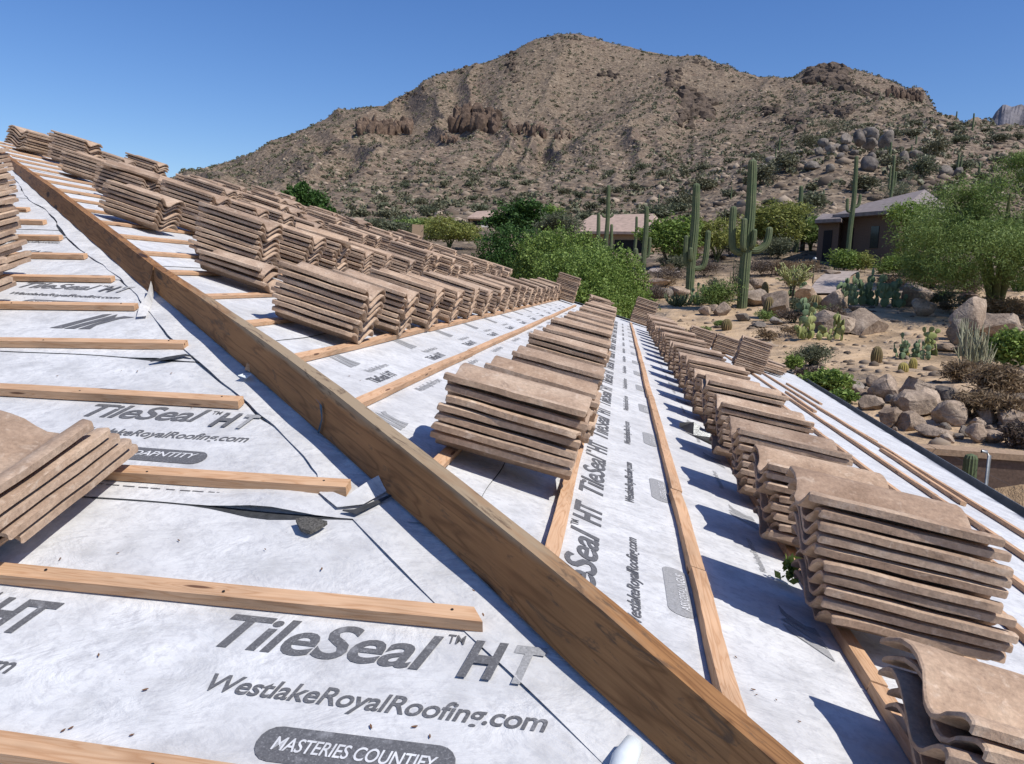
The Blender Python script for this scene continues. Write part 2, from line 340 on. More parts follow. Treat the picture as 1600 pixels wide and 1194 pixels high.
def P_on(px, py, dmin=9, dmax=900):
    "the ground point seen at this bearing and height"
    d = ray(px, py); d = d / math.hypot(d[0], d[1]); T = np.geomspace(dmin, dmax, 1400)
    X = CAM[0] + d[0] * T; Y = CAM[1] + d[1] * T; Z = CAM[2] + d[2] * T; g = terrain(X, Y)
    k = np.where(Z <= g)[0]
    i = k[0] if len(k) else len(T) - 1
    return np.array([X[i], Y[i], g[i]]), T[i]
def G(px, D, py=440):
    d = ray(px, py); d = d / math.hypot(d[0], d[1]); x = CAM[0] + d[0] * D; y = CAM[1] + d[1] * D
    return np.array([x, y, terrain(x, y)[0]])


def at(px, py, D):
    d = ray(px, py); d = d / math.hypot(d[0], d[1]); return CAM + d * D
def mpp(D, px):
    d = ray(px, 440); return D * FPX / math.hypot(d[0], d[1]) / FPX

def build_terrain():
    azf = np.linspace(R_(-44), R_(32), 900); az = np.concatenate([np.linspace(R_(-100), R_(-44.2), 40), azf, np.linspace(R_(32.3), R_(85), 40)])
    Dd = np.concatenate([[0.5, 4], np.geomspace(7, 60, 110), np.geomspace(60.8, 760, 420), np.geomspace(780, 1500, 14), [3000, 9000]])
    AA, DD = np.meshgrid(az, Dd); X = CAM[0] + np.sin(AA) * DD; Y = CAM[1] + np.cos(AA) * DD
    Z = terrain(X.ravel(), Y.ravel()).reshape(X.shape)
    n, k = X.shape
    V = np.stack([X, Y, Z], -1).reshape(-1, 3)
    idx = np.arange(n * k).reshape(n, k)
    Fq = np.stack([idx[:-1, :-1], idx[:-1, 1:], idx[1:, 1:], idx[1:, :-1]], -1).reshape(-1, 4)
    me = bpy.data.meshes.new('hillside'); me.vertices.add(len(V)); me.vertices.foreach_set('co', V.ravel())
    me.loops.add(len(Fq) * 4); me.loops.foreach_set('vertex_index', Fq.ravel()); me.polygons.add(len(Fq))
    me.polygons.foreach_set('loop_start', np.arange(len(Fq)) * 4); me.polygons.foreach_set('loop_total', np.full(len(Fq), 4)); me.update(calc_edges=True)
    at = me.attributes.new('garden', 'FLOAT', 'POINT'); g = np.clip((46 - DD.ravel() + 12 * fbm(X.ravel() / 5, Y.ravel() / 5, 77)) / 10, 0, 1)
    at.data.foreach_set('value', g); me.validate()
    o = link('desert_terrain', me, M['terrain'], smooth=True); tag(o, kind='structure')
    # the ground behind the viewpoint
    a2 = np.linspace(R_(85), R_(260), 30); V = [(CAM[0], CAM[1], -3.0)] + [(CAM[0] + math.sin(a) * 9000, CAM[1] + math.cos(a) * 9000, -3.0) for a in a2]
    o = meshpy('ground', V, [(0, i + 1, i) for i in range(1, len(a2))], M['pave']); tag(o, kind='structure')
    # far ridge at the right edge
    fr = [(1500, 215), (1530, 196), (1555, 180), (1575, 169), (1600, 163), (1650, 155), (1750, 150), (1900, 165), (2100, 200)]
    V = []; Fc = []; rows = 14
    xs = np.linspace(1500, 2100, 120)
    for x in xs:
        y = np.interp(x, [p[0] for p in fr], [p[1] for p in fr]); a, e = azel(x, y)
        for r in range(rows):
            t = r / (rows - 1); D = 2100 + 700 * t; z = (CAM[2] + 2800 * e) * (t ** .9) * (1 if r < rows - 1 else 1)
            V.append((CAM[0] + math.sin(a) * D, CAM[1] + math.cos(a) * D, z))
        for t in (.5, 1): V.append((CAM[0] + math.sin(a) * (2800 + 500 * t), CAM[1] + math.cos(a) * (2800 + 500 * t), (CAM[2] + 2800 * e) * (1 - t)))
    V = np.array(V); V[:, 2] += ((fbm(V[:, 0] / 90, V[:, 1] / 90, 3, 6) - .12) * 150 * np.clip(V[:, 2] / 300, 0, 1)); rr = rows + 2
    for i in range(len(xs) - 1):
        for r in range(rr - 1): b = i * rr + r; Fc.append((b, b + rr, b + rr + 1, b + 1))
    fm = mat_simple('far_rock', (.15, .14, .15), scale=.02, kind='World', bump=.5, bd=20, var=.45)
    tag(meshpy('far_ridge', V, Fc, fm), kind='structure')
build_terrain()

# ------------------------------------------------------------------ leaves, plants
def cloud(n, blobs, size, flat=1.0, sliver=1.0, droop=0, shell=.5, seed=0, gap=0):
    "n small leaf faces spread through ellipsoid blobs ((x,y,z),(rx,ry,rz)) with clumping"
    r = np.random.default_rng(seed); wts = np.array([b[1][0] * b[1][1] * b[1][2] for b in blobs]) ** .7; wts /= wts.sum()
    k = r.choice(len(blobs), n, p=wts); c = np.array([b[0] for b in blobs], float)[k]; rad = np.array([b[1] for b in blobs], float)[k]
    u = r.normal(size=(n, 3)); u /= np.linalg.norm(u, axis=1)[:, None]; rr = (shell + (1 - shell) * r.random(n)) ** .8
    lump = 1 + .28 * np.sin(u[:, 0] * 5 + k) * np.sin(u[:, 1] * 6 + k * 2) + .2 * np.sin(u[:, 2] * 7 + u[:, 0] * 9 + k * 3)
    p = c + u * rad * (rr * lump)[:, None]
    if gap:
        keep = (vnoise(p[:, 0] / gap + 9, p[:, 1] / gap + p[:, 2] / gap * 1.7, seed) > .36); p = p[keep]; n = len(p); u = u[keep]
    a = r.normal(size=(n, 3)) ; a[:, 2] = a[:, 2] * flat - droop; a += u * .5; a /= np.linalg.norm(a, axis=1)[:, None]
    b = r.normal(size=(n, 3)); b -= a * (a * b).sum(1)[:, None]; b /= np.linalg.norm(b, axis=1)[:, None]
    s = size * (1.35 if sliver > 1.4 else 1.1) * (.6 + .8 * r.random(n))[:, None]; A = a * s; B = b * s / max(1, sliver) ** .72 * .6
    V = np.stack([p - A * .5, p + B * .5, p + A * .5, p - B * .5], 1).reshape(-1, 3)
    return V, np.arange(n * 4).reshape(-1, 4)
def fastmesh(name, V, Fq, mat, parent=None, smooth=False):
    V = np.asarray(V, float); Fq = np.asarray(Fq); k = Fq.shape[1]
    me = bpy.data.meshes.new(name); me.vertices.add(len(V)); me.vertices.foreach_set('co', V.ravel())
    me.loops.add(Fq.size); me.loops.foreach_set('vertex_index', Fq.ravel()); me.polygons.add(len(Fq))
    me.polygons.foreach_set('loop_start', np.arange(len(Fq)) * k); me.polygons.foreach_set('loop_total', np.full(len(Fq), k)); me.update(calc_edges=True)
    return link(name, me, mat, parent, smooth)
def limb(V, Fc, P, Rr, seg=7):
    "tapered tube through points P"
    P = [Vector(p) for p in P]; base = len(V)
    for i, p in enumerate(P):
        d = (P[min(i + 1, len(P) - 1)] - P[max(i - 1, 0)]).normalized(); u = d.orthogonal().normalized(); v = d.cross(u)
        for j in range(seg):
            a = 2 * math.pi * j / seg; V.append(p + (u * math.cos(a) + v * math.sin(a)) * Rr[i])
    for i in range(len(P) - 1):
        for j in range(seg):
            Fc.append((base + i * seg + j, base + i * seg + (j + 1) % seg, base + (i + 1) * seg + (j + 1) % seg, base + (i + 1) * seg + j))
def fit_to(V, W, H, lo=.02):
    V = np.array(V, float); a, b = np.percentile(V[:, 0], [1.5, 98.5]); z0, z1 = V[:, 2].min(), np.percentile(V[:, 2], 99)
    f = W / max(1e-6, b - a); V[:, 0] = (V[:, 0] - (a + b) / 2) * f; V[:, 1] *= f; V[:, 2] = V[:, 2] * (H / max(1e-6, z1)); V[:, 2] = np.maximum(V[:, 2], lo * H); return V
def branches(h, spread, n, rad, rs, lean=0):
    V, Fc = [], []
    for i in range(n):
        a = 2 * math.pi * i / n + rs.uniform(-.4, .4); s = spread * rs.uniform(.5, 1)
        P = [Vector((math.cos(a) * s * t ** 1.3 + lean * t, math.sin(a) * s * t ** 1.3, h * t - .15 * (t == 0))) + Vector((rs.uniform(-.06, .06), rs.uniform(-.06, .06), 0)) * h * t for t in (0, .2, .45, .7, 1)]
        limb(V, Fc, P, [rad * (1 - .8 * t) for t in (0, .2, .45, .7, 1)])
        for k in range(3):
            q = P[2 + k % 2]; b = a + rs.uniform(-1, 1); e = q + Vector((math.cos(b) * s * .5, math.sin(b) * s * .5, h * rs.uniform(.15, .35)))
            limb(V, Fc, [q, (q + e) / 2 + Vector((0, 0, .04 * h)), e], [rad * .4, rad * .25, rad * .08], 5)
    return V, Fc
def bush(name, cat, label, px, py, wpx, hpx, mat, n=1500, size=.10, sliver=1.0, group=None, D=None, seed=0, blobsN=6, gapf=.0, shell=.25, stems=True, flat=1):
    if D is None: p, D = P_on(px, py)
    else: p = G(px, D)
    k = mpp(D, px); W = wpx * k; H = hpx * k; rs = random.Random(seed * 7 + int(px) * 3 + int(py))
    root = empty(name, p); tag(root, label, cat, group)
    bl = []
    for i in range(blobsN):
        a = rs.uniform(0, 6.28); r = rs.uniform(.1, .5) * W * .55; hh = H * rs.uniform(.35, .68)
        bl.append(((math.cos(a) * r, math.sin(a) * r * .8, hh), (W * rs.uniform(.24, .36), W * rs.uniform(.22, .32), H * rs.uniform(.26, .4))))
    bl.append(((0, 0, H * .45), (W * .36, W * .33, H * .42)))
    V, Fq = cloud(int(n * 1.3), bl, size * 1.15, flat=flat, sliver=sliver, seed=rs.randint(0, 99999), shell=shell, gap=gapf)
    V = fit_to(V, W, H)
    fastmesh('foliage', V, Fq, M[mat], root)
    if stems:
        V, Fc = branches(H * .6, W * .3, 6, max(.012, H * .018), rs); meshpy('stems', V, Fc, M['bark'], root, True)
    return root
def tree(name, cat, label, px, D, wpx, hpx, mat, n, size, trunk_frac=.3, bark='bark', group=None, seed=0, sliver=1., blobs=None, gapf=0, droop=0, nlimb=5, py=440, basepy=None, shell=.45, ztop=None):
    p = G(px, D); k = mpp(D, px); W = wpx * k; H = at(px, hpx, D)[2] - p[2]; rs = random.Random(seed + int(px))
    root = empty(name, p); tag(root, label, cat, group); bl = []
    if blobs is None:
        for i in range(11):
            a = rs.uniform(0, 6.28); r = rs.uniform(.15, .62) * W * .5; hh = H * rs.uniform(trunk_frac + .12, .85)
            bl.append(((math.cos(a) * r, math.sin(a) * r, hh), (W * rs.uniform(.13, .22), W * rs.uniform(.13, .22), H * rs.uniform(.10, .17))))
        bl.append(((0, 0, H * (trunk_frac + (1 - trunk_frac) * .5)), (W * .36, W * .34, H * (1 - trunk_frac) * .42)))
    else:
        bl = [((b[0] * W, b[1] * W, b[2] * H), (b[3] * W, b[3] * W, b[4] * H)) for b in blobs]
    V, Fq = cloud(n, bl, size, sliver=sliver, seed=rs.randint(0, 99999), gap=gapf, droop=droop, shell=shell)
    V = fit_to(V, W, H); fastmesh('crown', V, Fq, M[mat], root)
    V, Fc = branches(H * .75, W * .33, nlimb, H * .028, rs); limb(V, Fc, [(0, 0, -.3), (0, 0, H * .12), (0.03 * H, 0, H * trunk_frac)], [H * .04, H * .032, H * .026], 8)
    meshpy('trunk', V, Fc, M[bark], root, True)
    return root

# saguaro: ribbed, round-topped columns
def ribcol(path, radii, ribs=16, depth=.12):
    V, Fc = [], []; seg = ribs * 2; P = [Vector(p) for p in path]; u = None
    for i, p in enumerate(P):
        d = (P[min(i + 1, len(P) - 1)] - P[max(i - 1, 0)]).normalized()
        if u is None: u = d.orthogonal().normalized()
        else: u = (u - d * u.dot(d)).normalized()
        v = d.cross(u)
        for j in range(seg):
            a = 2 * math.pi * j / seg; r = radii[i] * (1 - (depth if j % 2 else 0)); V.append(p + (u * math.cos(a) + v * math.sin(a)) * r)
    for i in range(len(P) - 1):
        for j in range(seg): Fc.append((i * seg + j, i * seg + (j + 1) % seg, (i + 1) * seg + (j + 1) % seg, (i + 1) * seg + j))
    Fc.append(tuple(range((len(P) - 1) * seg, len(P) * seg)))
    return V, Fc
def column(path, r, n=26, taper=.78):
    P = [Vector(p) for p in path]; L = [0]
    for a, b in zip(P, P[1:]): L.append(L[-1] + (b - a).length)
    out, rad = [], []
    for i in range(n + 1):
        s = L[-1] * (1 - (1 - i / n) ** 1.35) if i else 0; k = max(0, min(len(P) - 2, next((q for q in range(len(L) - 1) if L[q + 1] >= s), len(P) - 2)))
        t = (s - L[k]) / max(1e-6, L[k + 1] - L[k]); p0 = P[max(k - 1, 0)]; p1 = P[k]; p2 = P[k + 1]; p3 = P[min(k + 2, len(P) - 1)]
        q = .5 * ((2 * p1) + (p2 - p0) * t + (2 * p0 - 5 * p1 + 4 * p2 - p3) * t * t + (3 * p1 - p0 - 3 * p2 + p3) * t ** 3); out.append(q)
        f = s / L[-1]; e = (L[-1] - s) / r
        rr = r * (.9 + .1 * min(1, f * 4)) * (1 - (1 - taper) * max(0, f - .5) * 2)
        if e < 1: rr *= math.sqrt(max(.02, 1 - (1 - e) ** 2))
        rad.append(rr)
    return out, rad
def saguaro(px, pybase, pytop, rpx, arms, label, D=None, group='saguaro cacti', scale_r=1):
    if D is None: p, D = P_on(px, pybase)
    else: p = G(px, D)
    k = mpp(D, px); root = empty('saguaro_cactus', p, 0.127); tag(root, label, 'cactus', group)
    zr = lambda y: at(px, y, D)[2] - p[2]
    H = zr(pytop); r = rpx * 1.12 * k
    P, rd = column([(0, 0, -.2), (0, 0, H * .3), (0.01 * H, 0, H * .65), (0, 0, H)], r, 30)
    V, Fc = ribcol(P, rd, 14 if rpx > 3 else 8); meshpy('trunk', V, Fc, M['saguaro'], root, rpx < 3)
    for (y0, dx, y1, dyd, ar) in arms:   # start row, reach in px, top row, depth offset, radius px
        z0 = zr(y0); z1 = zr(y1); X = dx * k; A = ar * k; Yd = dyd * k
        path = [(0, 0, z0), (X * .5, Yd * .5, z0 - A * .3), (X * .86, Yd * .86, z0 + abs(X) * .22), (X * .98, Yd, z0 + (z1 - z0) * .45 + abs(X) * .1), (X, Yd, z1)]
        if z1 - z0 < A * 2.5: path = [(0, 0, z0), (X * .6, Yd * .6, z0), (X, Yd, z1)]
        P, rd = column(path, A, 22, .92); V, Fc = ribcol(P, rd, 11 if rpx > 3 else 7); meshpy('arm', V, Fc, M['saguaro'], root, rpx < 3)
    return root
def barrel_cactus(px, py, wpx, hpx, mat, label, group='barrel cacti', D=None):
    if D is None: p, D = P_on(px, py)
    else: p = G(px, D)
    k = mpp(D, px); H = hpx * k; r = wpx * k / 2; n = 12
    P = [(0, 0, H * i / n - .03) for i in range(n + 1)]; rd = [r * (math.sin(math.pi * (.18 + .80 * (i / n))) ** .45 if i < n else .25) for i in range(n + 1)]
    rd = [max(v, r * .2) for v in rd]
    V, Fc = ribcol(P, rd, 16, .16); o = meshpy('barrel_cactus', V, Fc, M[mat]); o.location = tuple(p); tag(o, label, 'cactus', group)
    return o
def pear(px, py, wpx, hpx, mat, label, n=40, pad=.16, D=None, seed=1):
    if D is None: p, D = P_on(px, py)
    else: p = G(px, D)
    k = mpp(D, px); W = wpx * k; H = hpx * k; rs = random.Random(seed); V, Fc = [], []
    def addpad(c, ang, tilt, s):
        e = (Matrix.Translation(c) @ Matrix.Rotation(ang, 4, 'Z') @ Matrix.Rotation(tilt, 4, 'Y')); b = len(V); nr, nc = 5, 12
        for i in range(nr + 1):
            th = math.pi * i / nr
            for j in range(nc):
                ph = 2 * math.pi * j / nc; x = math.sin(th) * math.cos(ph); y = math.sin(th) * math.sin(ph); z = math.cos(th)
                V.append(e @ Vector((x * s * .42 * (1 + .28 * z), y * s * .09, s * .5 + z * s * .5)))
        for i in range(nr):
            for j in range(nc): Fc.append((b + i * nc + j, b + i * nc + (j + 1) % nc, b + (i + 1) * nc + (j + 1) % nc, b + (i + 1) * nc + j))
        return e @ Vector((0, 0, s * .95))
    tips = []
    for i in range(max(4, n // 4)):
        a = rs.uniform(0, 6.28); tips.append((addpad(Vector((rs.uniform(-.42, .42) * W, rs.uniform(-.3, .3) * W, -.03)), a, rs.uniform(-.35, .35), pad * rs.uniform(.9, 1.3)), 1))
    cnt = len(tips); tries = 0
    while cnt < n and tries < n * 30:
        tries += 1; t, lv = rs.choice(tips); s = pad * rs.uniform(.7, 1.15)
        if t.z > H * .9 or abs(t.x) > W * .55: continue
        tips.append((addpad(t - Vector((0, 0, .04 * s)), rs.uniform(0, 6.28), rs.uniform(-.75, .75), s), lv + 1)); cnt += 1
    V = np.array([tuple(v) for v in V]); V[:, 0] *= W / (V[:, 0].max() - V[:, 0].min()); V[:, 2] *= H / V[:, 2].max(); o = meshpy('prickly_pear', V, Fc, M[mat], None, True); o.location = tuple(p); tag(o, label, 'cactus', 'prickly pear cacti'); return o

# boulders
def rockmesh(W, Dp, H, seed, jag=.22, sub=3, flat=0.0, angular=.0):
    bm = bmesh.new(); bmesh.ops.create_icosphere(bm, subdivisions=sub, radius=1); r = random.Random(seed); off = r.uniform(0, 99)
    planes = [(Vector((r.gauss(0, 1), r.gauss(0, 1), r.gauss(0, .8))).normalized(), r.uniform(.42, .8)) for _ in range(14)] if angular else []
    for v in bm.verts:
        c = v.co.copy()
        q = float(fbm(np.array([c.x * 1.1 + off]), np.array([c.y * 1.1 + c.z * 1.7 + off]), seed % 50, 3)[0]); c *= 1 + jag * 3 * q
        for nrm, d in planes:
            e = c.dot(nrm) - d
            if e > 0: c -= nrm * e * angular
        q = float(fbm(np.array([c.x * 5 + off]), np.array([c.y * 5 + c.z * 6]), 9, 2)[0]); c *= 1 + .09 * q * 2
        v.co = c
    mx = [max(v.co[i] for v in bm.verts) for i in range(3)]; mn = [min(v.co[i] for v in bm.verts) for i in range(3)]
    for v in bm.verts: v.co = Vector([(v.co[i] - (mx[i] + mn[i]) / 2) / (mx[i] - mn[i]) * q for i, q in enumerate((W, Dp, H * 1.1))]) + Vector((0, 0, H * .42))
    return bm
def boulder(px, py, wpx, hpx, mat, label, group, D=None, angular=.75, jag=.2, rz=0, name='boulder', dz=0):
    if D is None: p, D = P_on(px, py)
    else: p = G(px, D)
    k = mpp(D, px); bm = rockmesh(wpx * k, wpx * k * .85, hpx * k * 1.12, int(px * 13 + py * 7) % 9973, jag, 3, angular=angular)
    o = tocomp(name, bm, M[mat], None, True); o.data.set_sharp_from_angle(angle=R_(28)); o.location = (p[0], p[1], p[2] - .04 * hpx * k + dz); o.rotation_euler = (0, 0, rz); tag(o, label, 'rock', group); return o
#@@PART2
# ------------------------------------------------------------------ the house under the roof
def pA(X, Y, h=0.0): return Vector((X, Y - ST * h, S * Y + CT * h))
def pB(X, Y, h=0.0): return Vector((X + ST * h, Y, -S * X + CT * h))
def eaveX(Y): return 1.30 + (Y - 5.37) * .075
YEND = 16.3; RIDGE = 8.6
house = empty('house', (-3, 6, -3)); tag(house, 'house whose stripped roof fills the foreground, with grey gutter along its eave', 'house')
def hpart(name, V, Fc, mat): 
    V = [Vector(v) - Vector((-3, 6, -3)) for v in V]; return meshpy(name, V, Fc, mat, house)
e0 = eaveX(-.85)
def slab(name, top, th, mat):
    n = len(top); V = list(top) + [Vector(v) - Vector((0, 0, th)) for v in top]
    Fc = [tuple(range(n)), tuple(range(2 * n - 1, n - 1, -1))] + [(i, i + n, (i + 1) % n + n, (i + 1) % n) for i in range(n)]
    return hpart(name, V, Fc, mat)
deckm = mat_simple('plywood_deck', (.28, .2, .13), scale=9)
slab('roof_deck', [pB(e0, -e0, -.008), pB(eaveX(YEND), YEND, -.008), pB(-RIDGE, YEND, -.008), pB(-RIDGE, RIDGE, -.008)], .05, deckm)
slab('roof_deck', [pA(e0, -e0, -.008), pA(-RIDGE, RIDGE, -.008), pA(-16, RIDGE, -.008), pA(-16, -e0, -.008)], .05, deckm)
slab('roof_deck', [pB(-RIDGE, RIDGE, -.02), pB(-RIDGE, YEND, -.02), (-20, YEND, -.6), (-20, RIDGE, -.6)], .05, M['roofbrown'])
wz = -.75
W4 = [(eaveX(YEND) - .55, YEND - .5), (e0 - .5, -e0 + .4), (-15.5, -e0 + .4), (-15.5, YEND - .5)]
V = [(x, y, -3) for x, y in W4] + [(x, y, wz) for x, y in W4]
hpart('wall', V, [(0, 1, 5, 4), (1, 2, 6, 5), (2, 3, 7, 6), (3, 0, 4, 7)], M['stucco'])
# gutter: an open trough along the eave
gv, gf = [], []
prof = [(0, 0), (0, -.10), (.035, -.125), (.10, -.125), (.13, -.09), (.135, .012), (.128, .012), (.122, -.085), (.095, -.115), (.04, -.115), (.008, -.09), (.008, 0)]
for i, Y in enumerate(np.linspace(-.85, YEND, 30)):
    for a, b in prof: gv.append((eaveX(Y) + .004 + a, Y, -S * eaveX(Y) - .01 + b))
n = len(prof)
for i in range(29):
    for j in range(n): gf.append((i * n + j, (i + 1) * n + j, (i + 1) * n + (j + 1) % n, i * n + (j + 1) % n))
hpart('gutter', gv, gf, M['gutter'])
# far edge flashing of the roof
V = [pB(eaveX(YEND), YEND - .12, .035), pB(-RIDGE, YEND - .12, .035), pB(-RIDGE, YEND + .06, .035), pB(eaveX(YEND), YEND + .06, .035), pB(eaveX(YEND), YEND + .06, -.15), pB(-RIDGE, YEND + .06, -.15)]
hpart('edge_flashing', V, [(0, 3, 2, 1), (3, 4, 5, 2)], M['gutter'])

def surf(plane, q, h):
    L = lapsA if plane == 'A' else lapsB; i = max(0, min(len(L) - 2, int(np.searchsorted(L, q)) - 1)); t = (q - L[i]) / (L[i + 1] + .08 - L[i])
    return .0030 * (1 - t) + .001 + .0004 + .0009 + (h - .0082) * .8
# ------------------------------------------------------------------ underlayment sheets with their print
def textmesh(body, shear=.28, off=.022, res=4):
    cu = bpy.data.curves.new('t', 'FONT'); cu.body = body; cu.size = 1; cu.shear = shear; cu.offset = off; cu.resolution_u = res; cu.fill_mode = 'FRONT'; cu.dimensions = '2D'
    cu.space_character = .96
    o = bpy.data.objects.new('t', cu); C.objects.link(o); dg = bpy.context.evaluated_depsgraph_get()
    me = bpy.data.meshes.new_from_object(o.evaluated_get(dg)); bpy.data.objects.remove(o)
    v = np.array([x.co[:] for x in me.vertices]); f = [tuple(p.vertices) for p in me.polygons]; bpy.data.meshes.remove(me); return v, f
TXT = {k: textmesh(k, *a) for k, a in {'H': (.26, .04), 'T': (.26, .04), 'TileSeal': (.26, .019), 'HT': (.26, .036), 'TM': (0, .01), 'WestlakeRoyalRoofing.com': (.24, .017), 'MASTERIES COUNTIFY': (.2, .012),
       'OFIFIDAPNTITY': (.26, .01), 'ASSIGSSALINGUS': (0, .01), 'TileSeal HT': (.2, .02)}.items()}
def put(key, plane, o, width, cap, rot=0.0, h=.0085, parent=None, mat='ink', name='lettering', squash=None):
    v, f = TXT[key]; x0, x1 = v[:, 0].min(), v[:, 0].max(); capu = .729
    x = (v[:, 0] - x0) / (x1 - x0) * width; y = v[:, 1] / capu * cap
    c, s_ = math.cos(rot), math.sin(rot); x, y = x * c - y * s_, x * s_ + y * c
    V = [(pA(o[0] + a, o[1] + b * CT, surf('A', o[1] + b, h)) if plane == 'A' else pB(o[0] - b * CT, o[1] + a, surf('B', -o[0] + b, h))) for a, b in zip(x, y)]
    return meshpy(name, V, f, M[mat], parent)
def pill(plane, o, width, hh, h=.0082, parent=None, mat='ink', rot=0.0, slant=.0):
    pts = []
    for cx, a0 in ((width - hh / 2, -90), (hh / 2, 90)):
        for i in range(9): a = R_(a0 + 22.5 * i); pts.append((cx + math.cos(a) * hh / 2 * .9, hh / 2 + math.sin(a) * hh / 2))
    c, s_ = math.cos(rot), math.sin(rot); pts = [((a + b * slant) * c - b * s_, a * s_ + b * c) for a, b in pts]
    V = [(pA(o[0] + a, o[1] + b * CT, surf('A', o[1] + b, h)) if plane == 'A' else pB(o[0] - b * CT, o[1] + a, surf('B', -o[0] + b, h))) for a, b in pts]
    return meshpy('printed_badge', V, [tuple(range(len(V)))], M[mat], parent)
def swoosh(plane, o, wd, hh, parent, h=.0084, mat='ink'):
    "the three slanting flame-like bars of the printed emblem"
    bars = [[(0, 0), (.22, .02), (.34, .5), (.47, .78), (.50, 1.0), (.36, .95), (.17, .45)], [(.26, .0), (.44, .02), (.52, .35), (.68, .8), (.60, 1.0), (.50, .72), (.36, .35)],
            [(.50, .02), (.70, .05), (.66, .3), (.82, .72), (1.0, .86), (.78, .9), (.66, .72), (.56, .35)]]
    V, Fc = [], []
    for b in bars:
        base = len(V)
        for x, y in b:
            x = x * wd + y * hh * .1; y *= hh
            V.append(pA(o[0] + x, o[1] + y * CT, surf('A', o[1] + y, h)) if plane == 'A' else pB(o[0] - y * CT, o[1] + x, surf('B', -o[0] + y, h)))
        Fc.append(tuple(range(base, base + len(b))))
    return meshpy('printed_emblem', V, Fc, M[mat], parent)
def sheet(plane, lo, hi, s0, s1, label, seed, clip=None, lift=()):
    "one strip of membrane; lo = its lower edge coordinate up the slope, hi = upper edge, s0..s1 along the course"
    V, Fc, nu, nv = [], [], max(2, int((s1 - s0) / .05)), 9
    nu = min(nu, 380); r = random.Random(seed)
    for i in range(nu + 1):
        s_ = s0 + (s1 - s0) * i / nu
        for j in range(nv + 1):
            t = j / nv; q = lo + (hi - lo) * t
            if plane == 'B' and s_ < -q * 1 + .0: pass
            h = .0030 * (1 - t) + .001 + .0004 * math.sin(s_ * 9 + seed) * math.sin(q * 13)
            e = 0
            for c, w_, a in lift: e += a * math.exp(-((s_ - c) / w_) ** 2)
            h += e * max(0, 1 - t * 6)
            wob = (.006 * math.sin(s_ * 3.1 + seed) + .004 * math.sin(s_ * 11 + seed * 2)) if j == 0 else 0
            V.append((s_, q + wob, h))
    bm = bmesh.new(); vs = [bm.verts.new(v) for v in V]
    for i in range(nu):
        for j in range(nv):
            a = i * (nv + 1) + j; bm.faces.new((vs[a], vs[a + nv + 1], vs[a + nv + 2], vs[a + 1]))
    # cut along the hip line: A keeps Y < -X ; B keeps Y > -X
    if plane == 'A': n_ = Vector((1, 1, 0)); co = Vector((.0, .0, 0))     # (s=X, q=Y)
    else: n_ = Vector((-1, 1, 0)); co = Vector((0, 0, 0))                 # (s=Y, q=-X) keep s>q
    bmesh.ops.bisect_plane(bm, geom=bm.verts[:] + bm.edges[:] + bm.faces[:], plane_co=co, plane_no=n_, clear_outer=True)
    if plane == 'B' and lo < 0:
        for v in bm.verts: v.co.y = max(v.co.y, -eaveX(v.co.x) - .02)
    for v in bm.verts: v.co = pA(v.co.x, v.co.y, v.co.z) if plane == 'A' else pB(-v.co.y, v.co.x, v.co.z)
    bmesh.ops.recalc_face_normals(bm, faces=bm.faces[:])
    if sum(f.normal.z for f in bm.faces) < 0: bmesh.ops.reverse_faces(bm, faces=bm.faces[:])
    o = tocomp('underlayment_sheet', bm, M['memb'], None, True); tag(o, label, 'roof sheet', 'printed roof underlayment strips')
    # flat dark ribbon: black underside plus painted-in shade below the lower edge
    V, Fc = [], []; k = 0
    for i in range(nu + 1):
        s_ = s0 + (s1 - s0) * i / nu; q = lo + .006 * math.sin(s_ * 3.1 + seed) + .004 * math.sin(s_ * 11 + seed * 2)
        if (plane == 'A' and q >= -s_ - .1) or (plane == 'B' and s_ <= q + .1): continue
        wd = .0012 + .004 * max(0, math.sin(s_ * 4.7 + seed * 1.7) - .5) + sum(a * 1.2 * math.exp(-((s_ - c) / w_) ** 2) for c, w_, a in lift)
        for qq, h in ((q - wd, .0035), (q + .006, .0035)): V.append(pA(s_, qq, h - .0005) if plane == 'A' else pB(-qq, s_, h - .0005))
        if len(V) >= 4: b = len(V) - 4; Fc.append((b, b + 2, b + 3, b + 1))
    if Fc: meshpy('black_edge_shade', V, Fc, M['black_and_shade'], o)
    return o
shA = []
lapsA = [-1.2, -.15, .82, 1.683, 2.50, 3.36, 4.24, 5.12, 6.0, 6.9, 7.8, 8.6]
for i in range(len(lapsA) - 1):
    lift = [(-2.05, .10, .018), (-1.55, .12, .008)] if i == 3 else ([(-2.8, .06, .006)] if i == 4 else [(-3.6 - .5 * i, .12, .008)])
    lab = 'printed white underlayment strip on the near roof face, %s lap up' % ordn(i + 1)
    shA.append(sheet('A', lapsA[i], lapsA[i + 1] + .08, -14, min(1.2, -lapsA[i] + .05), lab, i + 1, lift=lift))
lapsB = [-2.2, -1.2, -.25, .70, 1.62, 2.62, 3.6, 4.55, 5.5, 6.45, 7.4]; shB = []
for i in range(len(lapsB)):
    hi = (lapsB[i + 1] if i + 1 < len(lapsB) else RIDGE) + .08
    shB.append(sheet('B', lapsB[i], min(hi, RIDGE), max(-.8, lapsB[i]), YEND, 'printed white underlayment strip on the right roof face, %s up from the gutter' % ordn(i + 1), 20 + i, lift=[(5 + i, .3, .01)]))
